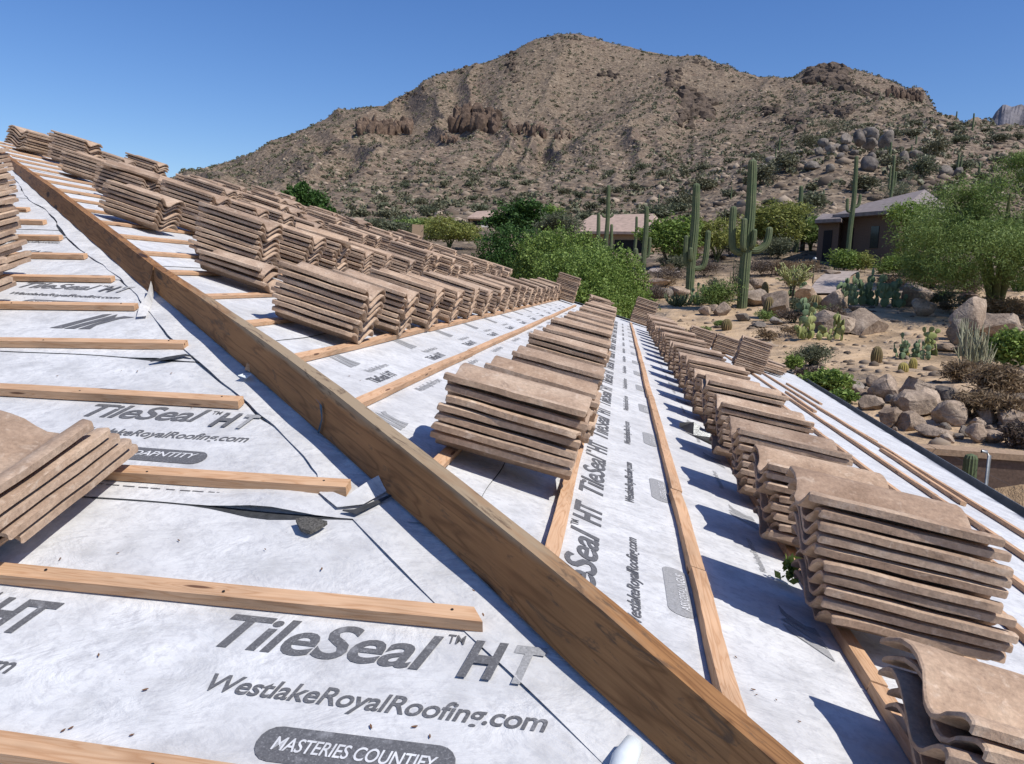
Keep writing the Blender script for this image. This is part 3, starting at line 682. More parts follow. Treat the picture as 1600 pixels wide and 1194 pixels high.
# print on the near face
def rowA(X0, Y0, sh, full=True, badge='MASTERIES COUNTIFY', n=5, r0=-.02, w_=.565, cap=.088):
    for k in range(n):
        x = X0 - .895 * k
        put('TileSeal', 'A', (x, Y0), w_ * .70, cap, r0, parent=sh); put('TM', 'A', (x + w_ * .715, Y0 + cap * .68), w_ * .055, cap * .27, r0, parent=sh)
        if k: put('HT', 'A', (x + w_ * .775, Y0 - .014), w_ * .235, cap, r0, parent=sh)
        else:
            put('H', 'A', (x + w_ * .775, Y0 - .014), w_ * .13, cap, r0, parent=sh, h=.0128); put('T', 'A', (x + w_ * .925, Y0 - .017), w_ * .10, cap, r0, parent=sh, h=.0128, mat='faint')
        put('WestlakeRoyalRoofing.com', 'A', (x + .04, Y0 - .098), w_ * .985, cap * .44, r0, parent=sh)
        if badge:
            pill('A', (x + .165, Y0 - .215), .31, .066, parent=sh, rot=-.01); put(badge, 'A', (x + .195, Y0 - .195), .25, .026, r0, h=.0095, parent=sh, mat='whiteink')
rowA(-1.965, 1.268, shA[2]); rowA(-2.775, 2.075, shA[3], badge='OFIFIDAPNTITY', n=4, w_=.50, cap=.085, r0=0.02)
rowA(-3.86, 3.20, shA[4], badge='OFIFIDAPNTITY', n=3, w_=.50, cap=.08, r0=0); rowA(-4.75, 4.05, shA[5], badge=None, n=2, w_=.5, cap=.08, r0=0)
for k in range(4): swoosh('A', (-3.36 - .895 * k, 2.735), .22, .19, shA[4])
for k in range(3): swoosh('A', (-4.35 - .895 * k, 3.62), .22, .19, shA[5])
# dashed line printed along a lap
V, Fc = [], []; r = random.Random(3); x = -2.6
while x < -1.85:
    l = r.uniform(.008, .034); yb = 1.742 + .006 * math.sin(x * 6); b = len(V); zz = surf('A', yb, .0085); V += [pA(x, yb, zz), pA(x + l, yb, zz), pA(x + l, yb + .003, zz), pA(x, yb + .003, zz)]; Fc.append((b, b + 1, b + 2, b + 3)); x += l + r.uniform(.004, .016)
meshpy('dashed_line', V, Fc, M['ink'], shA[3])
# print on the right face
for k in range(14):
    Y = 1.47 + .925 * k
    sh = shB[3]
    put('TileSeal', 'B', (-1.315, Y), .56, .078, parent=sh, squash=1); put('TM', 'B', (-1.37, Y + .57), .045, .022, parent=sh); put('HT', 'B', (-1.315, Y + .625), .19, .078, parent=sh)
    put('WestlakeRoyalRoofing.com', 'B', (-1.218, Y + .06), .57, .03, parent=sh)
    pill('B', (-1.098, Y + .20), .30, .062, parent=sh, mat='faint'); put('ASSIGSSALINGUS', 'B', (-1.108, Y + .24), .22, .022, h=.0095, parent=sh, mat='whiteink')
for k in range(12):
    Y = 3.02 + .925 * k
    swoosh('B', (-2.31, Y), .2, .17, shB[5], mat='faint')
    put('WestlakeRoyalRoofing.com', 'B', (-2.03, Y), .37, .034, parent=shB[4], mat='faint'); put('TileSeal HT', 'B', (-2.17, Y - .12), .30, .05, parent=shB[4]); put('WestlakeRoyalRoofing.com', 'B', (-2.245, Y + .03), .28, .03, parent=shB[4], mat='faint')
for k in range(11): swoosh('B', (-.80, 1.72 + .925 * k), .24, .09, shB[3], mat='faint')
swoosh('B', (-1.93, 2.36), .16, .12, shB[4], mat='faint')
for k in range(8): put('WestlakeRoyalRoofing.com', 'B', (-.86, 2.2 + .925 * k), .3, .02, parent=shB[3], mat='faint')

# strip of membrane folded over the hip, ragged lower edge
def hipstrip(side):
    ts = np.linspace(.2, 8.4, 330); V, Fc = [], []; nb = 6
    for t in ts:
        base = .108 if side == 'A' else .12
        wdt = base + .017 * math.sin(t * 5.1) + .02 * float(vnoise(t * 3.1, 2.2, 5) - .5) + .012 * float(vnoise(t * 14., 1.2, 7) - .5)
        if t < 1.9: wdt = .122 + .004 * math.sin(t * 9)
        lift = .001 + .016 * max(0, float(vnoise(t * 2.2, 7.7, 9)) - .55)
        for j in range(nb):
            f = j / (nb - 1); d = wdt * f; X = -t - d * .7071 * (1 if side == 'A' else -1); Y = t - d * .7071 * (1 if side == 'A' else -1)
            h = (.0048 if t < 1.9 else .0065) + lift * f ** 3 + .002 * math.sin(t * 21 + j)
            V.append(pA(X, Y, h) if side == 'A' else pB(X, Y, h))
    n = len(ts)
    for i in range(n - 1):
        for j in range(nb - 1):
            q = (i * nb + j, i * nb + j + 1, (i + 1) * nb + j + 1, (i + 1) * nb + j); Fc.append(q if side == 'A' else q[::-1])
    o = meshpy('hip_strip', V, Fc, M['memb'], None, True)
    tag(o, 'narrow ragged membrane strip lapped along the %s side of the hip board' % ('near left' if side == 'A' else 'far right'), 'roof sheet'); 
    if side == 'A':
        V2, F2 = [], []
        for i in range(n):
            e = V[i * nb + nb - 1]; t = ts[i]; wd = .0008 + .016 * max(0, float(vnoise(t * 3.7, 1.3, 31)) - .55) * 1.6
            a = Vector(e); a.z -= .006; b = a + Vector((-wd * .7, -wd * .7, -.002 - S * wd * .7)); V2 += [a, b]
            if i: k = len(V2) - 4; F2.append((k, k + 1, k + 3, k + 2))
        meshpy('black_edge_shade', V2, F2, M['black_and_shade'], o)  # dark ribbon painted in as the shadow under the raised strip edge
    return o
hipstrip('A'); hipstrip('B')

# ------------------------------------------------------------------ boards and battens
def beam(name, P0, P1, up, wd, ht, mat, label, cat, group=None, seg=14, bow=.0015, bev=.0016, seed=0, cut=0.0):
    P0 = Vector(P0); P1 = Vector(P1); x = (P1 - P0); L = x.length; x.normalize(); z = (Vector(up) - x * Vector(up).dot(x)).normalized(); y = z.cross(x)
    bm = bmesh.new(); r = random.Random(seed); rings = []
    for i in range(seg + 1):
        t = i / seg; bz = bow * math.sin(t * 9 + seed); by = bow * 1.5 * math.sin(t * 5 + seed * 2); ring = []
        for a, b in ((-wd / 2, 0), (wd / 2, 0), (wd / 2, ht), (-wd / 2, ht)):
            xx = t * L + (cut * a if i == seg else 0); ring.append(bm.verts.new((xx, a + by + r.uniform(-.0006, .0006), b + (bz if b else 0) + r.uniform(-.0004, .0004))))
        rings.append(ring)
    for i in range(seg):
        for j in range(4): bm.faces.new((rings[i][j], rings[i][(j + 1) % 4], rings[i + 1][(j + 1) % 4], rings[i + 1][j]))
    bm.faces.new(rings[0][::-1]); bm.faces.new(rings[-1])
    if bev:
        ed = [e for e in bm.edges if len(e.link_faces) == 2 and e.calc_face_angle(0) > .8]; bmesh.ops.bevel(bm, geom=ed, offset=bev, segments=2, affect='EDGES')
    bmesh.ops.recalc_face_normals(bm, faces=bm.faces[:])
    o = tocomp(name, bm, M[mat]); mw = Matrix((x, y, z)).transposed().to_4x4(); mw.translation = P0; o.matrix_world = mw
    tag(o, label, cat, group); return o
# battens of the near face (left ends run out of the photo)
AB = [(0, 1138, 375, 1191, .0, -.9), (0, 877, 750, 950, 0, 0), (195, 727, 548, 750, 0, 0), (0, 599, 381, 619, 0, 0), (0, 527, 294, 531, 0, 0), (19, 470.6, 216, 473, 0, 0), (47, 428, 180, 430, 0, 0),
      (44, 394, 137, 395.5, 0, 0), (37, 366.5, 98, 367.5, 0, 0), (34, 342.5, 73, 343.5, 0, 0), (34, 323.5, 47, 324, 0, 0)]
nrmA = (0, -ST, CT); nrmB = (ST, 0, CT)
for i, (x0, y0, x1, y1, _, _2) in enumerate(AB):
    a = onA(x0, y0, .030); b = onA(x1, y1, .030); d = (b - a) / (b[0] - a[0]); L0 = a - d * (a[0] - (-7.0 - .4 * i))
    if i == 0: b = a + d * (-1.42 - a[0])
    dn = Vector((0, CT, ST)) * .019
    P0 = Vector(L0) - Vector(nrmA) * .0225 - dn; P1 = Vector(b) - Vector(nrmA) * .0225 - dn
    lab = 'pine batten across the near roof face, %s from the bottom of the photo' % ordn(i + 1)
    beam('batten', P0, P1, nrmA, .038, .0225, 'batten', lab, 'batten', 'pine battens on the near roof face', 60, seed=i + 3, cut=-.6 if i == 1 else 0)
for i in range(5):
    Y = 5.35 + .4 * i; beam('batten', pA(-9 - .3 * i, Y, .006), pA(-Y - .22, Y, .006), nrmA, .038, .0225, 'batten', 'pine batten high on the near face, %s above the left edge stacks' % ordn(i + 1), 'batten', 'pine battens on the near roof face', 20, seed=i + 40)
# battens of the right face run away from the viewer
def bb(k, cuts, label):
    X = -1.078 - (.341 if k > 0 else .331) * k; r = random.Random(k + 50)
    for j, (a, b) in enumerate(zip(cuts, cuts[1:])):
        dx = r.uniform(-.004, .004); l2 = (label + ', %s length' % ordn(j + 1)) if len(cuts) > 2 else label
        beam('batten', pB(X + dx, a + .002, .006), pB(X + dx * -.5 + r.uniform(-.003, .003), b - .002, .006), nrmB, .036, .0225 if k < 5 else .016, 'batten', l2, 'batten', 'pine battens on the right roof face', 26, seed=k * 5 + j)
bb(0, [1.12, 1.95, 2.72, 5.1, 7.4, 9.8, 12.2, 15.2], 'long bare pine batten between the two front tile rows')
bb(1, [1.45, 2.9, 5.3, 15.9], 'pine batten under the lower end of the middle tile row')
bb(2, [1.80, 15.9], 'pine batten under the upper end of the middle tile row')
bb(3, [2.11, 4.4, 6.8, 9.2, 15.0], 'bare pine batten just left of the middle tile row')
bb(4, [2.42, 4.8, 7.2, 15.9], 'pine batten under the lower end of the big left tile row')
bb(-1, [.82, 1.62, 4.0, 15.9], 'pine batten under the upper end of the right tile row')
bb(-2, [.5, 3.2, 15.9], 'pine batten under the lower end of the right tile row')
bb(-3, [.2, 2.9, 5.3, 15.9], 'pine batten just right of the right tile row')
bb(-4, [-.1, 2.6, 4.2, 6.3, 8.7, 11.5, 15.9], 'bare pine batten, third line up from the gutter')
bb(-5, [-.4, 2.3, 4.9, 7.2, 9.4, 15.9], 'bare pine batten, second line up from the gutter')
bb(-6, [-.6, 3.3, 5.9, 7.6, 10.2, 15.9], 'bare pine batten, nearest line to the gutter')
for k in range(5, 22):
    X = -1.078 - .341 * k; bb(k, [-X + .12, YEND - .3], 'pine batten high on the right roof face, %s left of the big left row' % ordn(k - 4))
for j, (x, y, L, a) in enumerate([(.78, 5.0, 1.7, .03), (.93, 7.2, 1.9, -.02), (.70, 8.4, 1.6, .02), (1.12, 9.9, 2.0, .0)]):
    beam('loose_batten', pB(x, y, .006), pB(x + a * L, y + L, .006), nrmB, .036, .0225, 'batten', 'loose pine batten lying near the gutter, %s from the viewer' % ordn(j + 1), 'batten', 'loose battens by the gutter', 12, seed=70 + j)
# hip boards: measured leaning plank, near piece and far piece
def hipboard(name, rows, label, seed):
    # rows: t, bottom-left offset from the hip, top height over the hip
    q = 2 ** -.5; x = Vector((-1, 1, S)).normalized(); z = (Vector((0, 0, 1)) - x * x.z).normalized(); y = z.cross(x)   # y points to the near left
    t0 = rows[0][0]; org = Vector((-t0, t0, S * t0)); mw = Matrix((x, y, z)).transposed().to_4x4(); mw.translation = org; inv = mw.inverted()
    bm = bmesh.new(); rings = []; T = np.linspace(rows[0][0], rows[-1][0], 44); r = random.Random(seed)
    for t in T:
        off = np.interp(t, [a[0] for a in rows], [a[1] for a in rows]); hh = np.interp(t, [a[0] for a in rows], [a[2] for a in rows])
        bl = Vector((-t - off * q, t - off * q, S * (t - off * q) + .012)); tl = Vector((-t - .019 * q, t - .019 * q, S * t + hh)); rt = Vector((.038 * q, .038 * q, 0))
        j = lambda a: Vector((r.uniform(-a, a), r.uniform(-a, a), r.uniform(-a, a)))
        rings.append([bm.verts.new(inv @ (p + j(.0006))) for p in (bl, bl + rt, tl + rt, tl)])
    for i in range(len(T) - 1):
        for j in range(4): bm.faces.new((rings[i][j], rings[i][(j + 1) % 4], rings[i + 1][(j + 1) % 4], rings[i + 1][j]))
    bm.faces.new(rings[0][::-1]); bm.faces.new(rings[-1])
    ed = [e for e in bm.edges if len(e.link_faces) == 2 and e.calc_face_angle(0) > .8]; bmesh.ops.bevel(bm, geom=ed, offset=.0025, segments=2, affect='EDGES')
    bmesh.ops.recalc_face_normals(bm, faces=bm.faces[:]); o = tocomp(name, bm, M['board']); o.matrix_world = mw; tag(o, label, 'board', 'hip boards'); return o, mw
nb_, nbm = hipboard('hip_board', [(.45, .05, .075), (1.04, .045, .1), (1.3, .037, .126), (1.6, .019, .138), (2.0, .013, .149), (2.3, .011, .146), (2.8, .013, .128), (3.215, .02, .108)],
                    'near weathered timber board on edge, running diagonally up the hip, with blue chalk mark', 3)
fb_, fbm_ = hipboard('hip_board', [(3.222, .042, .108), (4.0, .043, .103), (5.0, .044, .094), (6.7, .045, .05), (8.55, .045, .04)], 'far timber board on edge, continuing the hip up to the top left corner', 8)
for (pts, par, mw) in (([(494, 624), (501, 632), (503, 655), (497, 677)], nb_, nbm), ([(196, 403), (198, 412), (196, 426)], fb_, fbm_)):
    V, Fc = [], []; wd_ = .006
    for i, (px, py) in enumerate(pts):
        d = ray(px, py); off = .020; t = (-.7071 * 2 * off / 1.4142 * 1.4142 - (CAM[0] + CAM[1])) / (d[0] + d[1]); t = (-off * 1.4142 - .0032 - (CAM[0] + CAM[1])) / (d[0] + d[1]); Pt = Vector(CAM + t * d)
        for s_ in (-1, 1): V.append(Pt + Vector((-.7071, .7071, S * .7)) * s_ * wd_ * (.6 + .4 * ((i + 1) % 3)))
        if i: k = len(V) - 4; Fc.append((k, k + 1, k + 3, k + 2))
    inv = mw.inverted(); meshpy('chalk_mark', [inv @ v for v in V], Fc, M['blue'], par)

# ------------------------------------------------------------------ roof tiles
PR = [(0, .0415), (.02, .0445), (.055, .045), (.10, .043), (.14, .037), (.20, .024), (.25, .009), (.30, .002), (.36, .001), (.42, .006), (.50, .018), (.60, .032), (.70, .043), (.78, .048), (.85, .048), (.91, .041), (.96, .031), (1.0, .022)]
TL, TW, TT = .405, .305, .0115
def tilebm(seed, nseg=8, rough=1.0, lo=False, broken=0.0):
    bm = bmesh.new(); r = random.Random(seed); pr = PR if not lo else PR[::2] + [PR[-1]]
    top = [(t * TW, h + TT) for t, h in pr]; bot = [(t * TW, h) for t, h in pr]
    bot[0] = (0.001, pr[0][1] - .0045); bot[1] = (bot[1][0], bot[1][1] - .003); 
    sec = top + bot[::-1]; n = len(sec); cy = TW / 2; cz = .035; rings = []
    xs = [0, .004] + [TL * i / nseg for i in range(1, nseg)] + [TL - .004, TL] if not lo else [0, TL]
    off = r.uniform(0, 90)
    for i, x in enumerate(xs):
        shrink = .0022 if (not lo and i in (0, len(xs) - 1)) else 0; ring = []
        for k, (y, z) in enumerate(sec):
            m_ = len(top); kk = k if k < m_ else 2 * m_ - 1 - k; up = k < m_
            zz = z + (-shrink if up else shrink); yy = y + (shrink if kk == 0 else (-shrink if kk == m_ - 1 else 0))
            nz = (float(fbm(np.array([x * 14 + off]), np.array([y * 14]), seed, 3)[0]) * .006 * rough) if not lo else 0
            ex = 0
            if i in (0, 1): ex = abs(float(fbm(np.array([y * 30 + off]), np.array([z * 40]), 5, 2)[0])) * .014 * rough + broken * max(0, float(vnoise(y * 16 + off, 1.5, 3)) - .35) * .12
            if i >= len(xs) - 2: ex = -abs(float(fbm(np.array([y * 30 + off]), np.array([z * 40 + 7]), 8, 2)[0])) * .012 * rough - broken * max(0, float(vnoise(y * 14 + off, 7.5, 3)) - .45) * .10
            ring.append(bm.verts.new((x + ex, yy + nz * .3, zz + nz * .5)))
        rings.append(ring)
    for i in range(len(rings) - 1):
        for k in range(n): bm.faces.new((rings[i][k], rings[i + 1][k], rings[i + 1][(k + 1) % n], rings[i][(k + 1) % n]))
    for ring, rev in ((rings[0], False), (rings[-1], True)):
        for k in range(len(top) - 1):
            f = (ring[k], ring[k + 1], ring[n - 2 - k], ring[n - 1 - k]); bm.faces.new(f[::-1] if rev else f)
    if False:
        for yy in (.16 * TW, .80 * TW):
            b = bmesh.ops.create_cube(bm, size=1); z0 = np.interp(yy / TW, [a for a, _ in PR], [b_ for _, b_ in PR])
            for v in b['verts']: v.co = Vector((.022 + v.co.x * .016, yy + v.co.y * .04, z0 - .005 + v.co.z * .014))
    bmesh.ops.recalc_face_normals(bm, faces=bm.faces[:]); return bm
TV = []
for i in range(8):
    bm = tilebm(100 + i, rough=1 + .4 * (i % 3), broken=(0, 0, 0, .15, 0, .35, 0, 0)[i]); me = bpy.data.meshes.new('roof_tile'); bm.to_mesh(me); bm.free(); me.materials.append(M['tile'])
    for p in me.polygons: p.use_smooth = True
    me.set_sharp_from_angle(angle=R_(38)); TV.append(me)
bm = tilebm(300, rough=1.5, broken=1.0); me = bpy.data.meshes.new('roof_tile'); bm.to_mesh(me); bm.free(); me.materials.append(M['tile']); TVB = me
bm = tilebm(301, nseg=1, lo=True); LOV = np.array([v.co[:] for v in bm.verts]); LOF = [tuple(v.index for v in f.verts) for f in bm.faces]; bm.free()
tiles = []   # (distance, matrix, stack label, index from top, broken)
def stack(plane, X, Y, n, label, phi=0.0, shear=(0, 0), pitch=.0276, rot=0.0, jit=1.0, h0=.029, seed=0, toprot=0, broken=False):
    r = random.Random(seed + int(X * 100) + int(Y * 1000))
    if plane == 'B':
        a = TH - phi; x = Vector((math.cos(a), 0, -math.sin(a))); y = Vector((0, 1, 0)); z = Vector((math.sin(a), 0, math.cos(a))); o = pB(X, Y, h0)
    else:
        a = TH - phi; x = Vector((0, -math.cos(a), -math.sin(a))); z = Vector((0, -math.sin(a), math.cos(a))); y = z.cross(x); o = pA(X, Y, h0)
    Rb = Matrix((x, y, z)).transposed().to_4x4(); Rb.translation = o; Rb = Rb @ Matrix.Translation((TL / 2, TW / 2, 0)) @ Matrix.Rotation(rot, 4, 'Z') @ Matrix.Translation((-TL / 2, -TW / 2, 0))
    hz = 0
    for i in range(n):
        m_ = Rb @ Matrix.Translation((shear[0] * i + r.gauss(0, .006) * jit, shear[1] * i + r.gauss(0, .005) * jit, hz)) @ Matrix.Rotation(r.gauss(0, .012) * jit, 4, 'Z') @ Matrix.Rotation(r.gauss(0, .004) * jit, 4, 'Y')
        if toprot and i == n - 1: m_ = m_ @ Matrix.Translation((TL / 2, TW / 2, .012)) @ Matrix.Rotation(toprot, 4, 'Z') @ Matrix.Rotation(.06, 4, 'X') @ Matrix.Translation((-TL / 2, -TW / 2, 0))
        tiles.append(((m_.translation - Vector(CAM)).length, m_, label, n - i, broken)); hz += pitch * r.uniform(.93, 1.09)
row1 = [1.14, 1.76, 2.36, 2.92, 3.6, 4.2, 4.8, 5.4, 6.05, 6.65, 7.3, 8.05, 8.7, 9.35, 10.1, 10.8, 11.5, 12.2, 12.9, 13.6]
n1 = [5, 10, 8, 8, 8, 9, 8, 9, 8, 9, 8, 9, 8, 9, 8, 9, 8, 9, 9, 9]
for i, (Y, n_) in enumerate(zip(row1, n1)):
    stack('B', -.835 + (0 if i else .03), Y, n_, '%s stack of the right row' % ordn(i + 1), phi=.10 if i else .05, shear=(-.0095 if i < 4 else -.006, .001), seed=i, broken=(i == 0), jit=1.0 if i else 2.2)
for i in range(19):
    Y = 2.15 + .63 * i; stack('B', -1.81 if i == 0 else -1.785, Y, (7, 6, 6, 7, 7, 8, 7, 7)[i % 8], '%s stack of the middle row' % ordn(i + 1), seed=i + 40, shear=(-.001, .001), phi=.05, jit=1.1)
for i in range(19):
    Y = 3.33 + .64 * i; stack('B', -2.81, Y, (8, 7, 8, 7, 8, 7, 8, 8, 9)[i % 9], '%s stack of the big left row' % ordn(i + 1), seed=i + 80, jit=1.0, toprot=.0)
stack('B', -3.50, 3.95, 3, 'low broken stack beside the hip board', seed=5, broken=True, jit=2.5)
rr = random.Random(12)
for q, (X, Y0, nm) in enumerate([(-3.80, 4.48, 'fourth row'), (-4.72, 5.0, 'fifth row'), (-5.60, 6.2, 'sixth row'), (-6.55, 7.1, 'seventh row'), (-7.45, 8.15, 'eighth row')]):
    i = 0; Y = Y0
    while Y < 15.4:
        stack('B', X + rr.uniform(-.03, .03), Y, rr.choice([6, 7, 8, 9, 9, 10]) + (1 if q == 1 and i == 0 else 0), '%s stack of the %s up the slope' % (ordn(i + 1), nm), seed=200 + q * 30 + i, jit=1.3, rot=rr.gauss(0, .03), toprot=rr.choice([0] * 9 + [.5, -.7]) if Y > 5 else 0)
        Y += .64 + (.9 if rr.random() < .06 else 0); i += 1
stack('B', -8.0, 8.25, 7, 'turned stack at the top left corner', rot=1.35, seed=3); stack('B', -8.35, 9.3, 7, 'outermost stack at the top left corner', rot=.2, seed=4)
stack('B', .30, 11.5, 15, 'tall lone stack right of the right row', seed=9); stack('B', -.1, 14.4, 10, 'tall stack behind the right row', seed=19); stack('B', .35, 14.6, 10, 'end stack right of the right row', seed=29)
stack('B', .9, 13.2, 4, 'low leaning stack by the gutter', seed=39, rot=.35, jit=2.5, shear=(.03, .01)); stack('B', 1.05, 13.75, 5, 'low stack nearest the gutter', seed=49, rot=-.2, jit=2.2)
stack('B', -1.10, 15.4, 16, 'tall stack at the far end of the long bare batten', seed=59); stack('B', -2.55, 15.0, 16, 'tall stack at the far end of the bare left batten', seed=69)
stack('B', -1.9, 14.6, 8, 'end stack of the middle row', seed=79, toprot=.4); stack('B', -2.95, 15.55, 8, 'last stack of the big left row', seed=89)
# near face
stack('A', -2.72, 1.81, 5, 'stack at the left edge on the near batten', seed=11, shear=(-.032, 0), pitch=.030, rot=math.pi - .02, jit=.6)
for i, (xr, yf, n_) in enumerate([(-3.70, 3.01, 5), (-3.93, 3.39, 11), (-4.45, 4.0, 12), (-5.0, 4.7, 12), (-5.7, 5.4, 10)]):
    stack('A', xr - TW, yf, n_, '%s stack up the left edge' % ordn(i + 1), seed=300 + i, jit=1.4, rot=math.pi, pitch=.0265)
    stack('A', xr - TW - .42, yf, n_ - 1, '%s outer stack up the left edge' % ordn(i + 1), seed=320 + i, jit=1.4, rot=math.pi, pitch=.0265)
tiles.sort(key=lambda t: t[0]); rt = random.Random(2)
for d, m_, lab, k, br in tiles[:300]:
    me = TVB if (br and k <= 2) else TV[rt.randrange(8)]
    o = bpy.data.objects.new('roof_tile', me); C.objects.link(o); o.matrix_world = m_
    tag(o, 'tan concrete tile, %s from top, %s' % (ordn(k), lab), 'roof tile', 'stacked concrete roof tiles', 'thing')
V, Fc = [], []
for d, m_, lab, k, br in tiles[300:]:
    b = len(V); mm = np.array(m_); vv = LOV @ mm[:3, :3].T + mm[:3, 3]; V.extend(vv.tolist()); Fc.extend([tuple(i + b for i in f) for f in LOF])
o = meshpy('roof_tiles', V, Fc, M['tile']); tag(o, 'farther stacks of tan concrete roof tiles in rows up and along the roof', 'roof tiles', 'stacked concrete roof tiles', 'stuff')
print('tiles', len(tiles))
#@@PART3
# ------------------------------------------------------------------ small things on the roof
def drop(name, outline, plane, px, py, th, mat, label, cat, group=None, rot=0, h=.012, bend=0.0, cut=1.0):
    P = onA(px, py) if plane == 'A' else onB(px, py); bm = bmesh.new(); c, s_ = math.cos(rot), math.sin(rot); n = len(outline)
    def w_(a, b, z): 
        a, b = a * c - b * s_, a * s_ + b * c
        return pA(P[0] + a, P[1] + b * CT, h + z) if plane == 'A' else pB(P[0] + a * CT, P[1] + b, h + z)
    top = [bm.verts.new(w_(a, b, th + bend * abs(a) * (1 + b * 8))) for a, b in outline]; bot = [bm.verts.new(w_(a, b, bend * abs(a) * (1 + b * 8))) for a, b in outline]
    mid = bm.verts.new(w_(0, 0, th * 1.25)); 
    for i in range(n): bm.faces.new((top[i], top[(i + 1) % n], mid)); bm.faces.new((top[i], bot[i], bot[(i + 1) % n], top[(i + 1) % n]))
    bm.faces.new(bot[::-1]); bmesh.ops.recalc_face_normals(bm, faces=bm.faces[:]); o = tocomp(name, bm, M[mat]); tag(o, label, cat, group); return o
M['shard'] = mat_simple('speckled_asphalt', (.10, .095, .085), scale=220, var=.7, bump=.8, bd=.003)
M['leafbrown'] = mat_simple('dead_leaf', (.16, .085, .045), scale=60)
drop('asphalt_shard', [(-.036, .012), (-.018, .022), (.012, .018), (.035, .012), (.028, -.006), (.012, -.030), (-.012, -.022), (-.022, -.008)], 'A', 485, 830, .009, 'shard', 'dark grey asphalt shard lying on the white sheet between two battens', 'debris')
rd_ = random.Random(4); dl = [('A', 300, 640), ('A', 90, 590), ('A', 190, 582), ('A', 215, 583), ('A', 268, 586), ('A', 95, 877), ('A', 185, 868), ('A', 415, 862), ('A', 503, 893), ('A', 415, 955), ('A', 427, 950), ('A', 155, 1028), ('A', 228, 1082), ('A', 112, 1142), ('A', 100, 1146),
      ('A', 207, 1153), ('A', 580, 1140), ('A', 672, 1155), ('A', 648, 1140), ('A', 755, 965), ('A', 740, 927), ('A', 280, 848), ('B', 1211, 1098), ('B', 1175, 1082), ('B', 1180, 1090), ('B', 1247, 1132), ('B', 1148, 1031), ('B', 545, 590), ('B', 562, 597), ('B', 706, 570)]
for i, (pl, px, py) in enumerate(dl):
    s_ = rd_.uniform(.0025, .0055); drop('dry_leaf', [(-s_, 0), (-s_ * .3, s_ * .35), (s_ * .6, s_ * .25), (s_, 0), (s_ * .3, -s_ * .3), (-s_ * .5, -s_ * .3)], pl, px, py, .001, 'leafbrown', 'tiny curled brown leaf scrap blown onto the white underlayment', 'leaf', 'leaf scraps on the underlayment', rot=rd_.uniform(0, 6), h=.0055, bend=.15)
for o in [b for b in bpy.data.objects if b.get('group') == 'pine battens on the near roof face'][:6]:
    xs_ = [v.co.x for v in o.data.vertices]; L_ = max(xs_); q = L_ - .06
    for j in range(4):
        bm = bmesh.new(); bmesh.ops.create_cone(bm, cap_ends=True, segments=8, radius1=.0028, radius2=.0028, depth=.0015)
        for v in bm.verts: v.co += Vector((q - .4 * j - .03 * (j % 2), .006 * (-1) ** j, .0236))
        tocomp('nail_head', bm, M['dark'], o)
# torn tongue of membrane, black strip, curled flaps
def ribbon(name, pts, wd, plane, mat, label=None, lift=None, cat='roof sheet', under=True):
    V, Fc = [], []; n = len(pts)
    W = [np.array(onA(*p) if plane == 'A' else onB(*p)) for p in pts]
    for i, p in enumerate(W):
        d = W[min(i + 1, n - 1)] - W[max(i - 1, 0)]; d = d[:2] / np.linalg.norm(d[:2]); nn = np.array([-d[1], d[0]])
        for s_ in (-1, -.33, .33, 1):
            q = p[:2] + nn * s_ * wd[i] / 2; h = .014 + (lift[i] * (s_ + 1) / 2 if lift else 0)
            V.append(pA(q[0], q[1], h) if plane == 'A' else pB(q[0], q[1], h))
    for i in range(n - 1):
        for j in range(3): Fc.append((i * 4 + j, i * 4 + j + 1, i * 4 + j + 5, i * 4 + j + 4))
    o = meshpy(name, V, Fc, M[mat], None, True)
    if label: tag(o, label, cat)
    return o
ribbon('torn_membrane', [(236, 571), (262, 566), (290, 561), (302, 563)], [.012, .030, .022, .008], 'A', 'black_and_shade', 'black torn sliver of membrane near a batten end beside the hip')
ribbon('torn_membrane', [(536, 806), (556, 808), (585, 795), (612, 782)], [.006, .022, .016, .010], 'A', 'black_and_shade', 'black underside of a curled membrane tongue at the foot of the hip board')
ribbon('membrane_flap', [(505, 775), (535, 795), (560, 790), (590, 772), (600, 768)], [.02, .035, .045, .05, .04], 'A', 'memb', 'white curled membrane tongue lifting off beside the foot of the hip board', lift=[0, .006, .012, .014, .02])
ribbon('membrane_flap', [(1085, 0)[:0] or (222, 500), (228, 488), (236, 478), (241, 462)], [.035, .03, .012, .006], 'A', 'memb', 'upright white membrane flap squeezed out at the joint between the hip boards', lift=[.0, .02, .035, .05])
def tubebit(pts, r, label):
    V, Fc = [], []; P = [Vector(onA(*p)) + Vector((0, 0, z)) for p, z in pts]; limb(V, Fc, P, r, 12); Fc.append(tuple(range(len(V) - 12, len(V))))
    o = meshpy('membrane_roll', V, Fc, M['rollwhite'], None, True); tag(o, label, 'roof sheet')
M['rollwhite'] = mat_simple('smooth_white_film', (.62, .66, .67), .5, .15, 12)
tubebit([((962, 1250), .01), ((975, 1205), .018), ((990, 1185), .026)], [.020, .019, .014], 'pale rolled scrap of film poking up at the foot of the board')
drop('film_scrap', [(-.02, -.01), (-.012, .016), (.006, .022), (.02, .004), (.01, -.016)], 'A', 385, 598, .002, 'rollwhite', 'pale blue film scrap tucked beside the board past a batten end', 'scrap', h=.016, bend=.5)
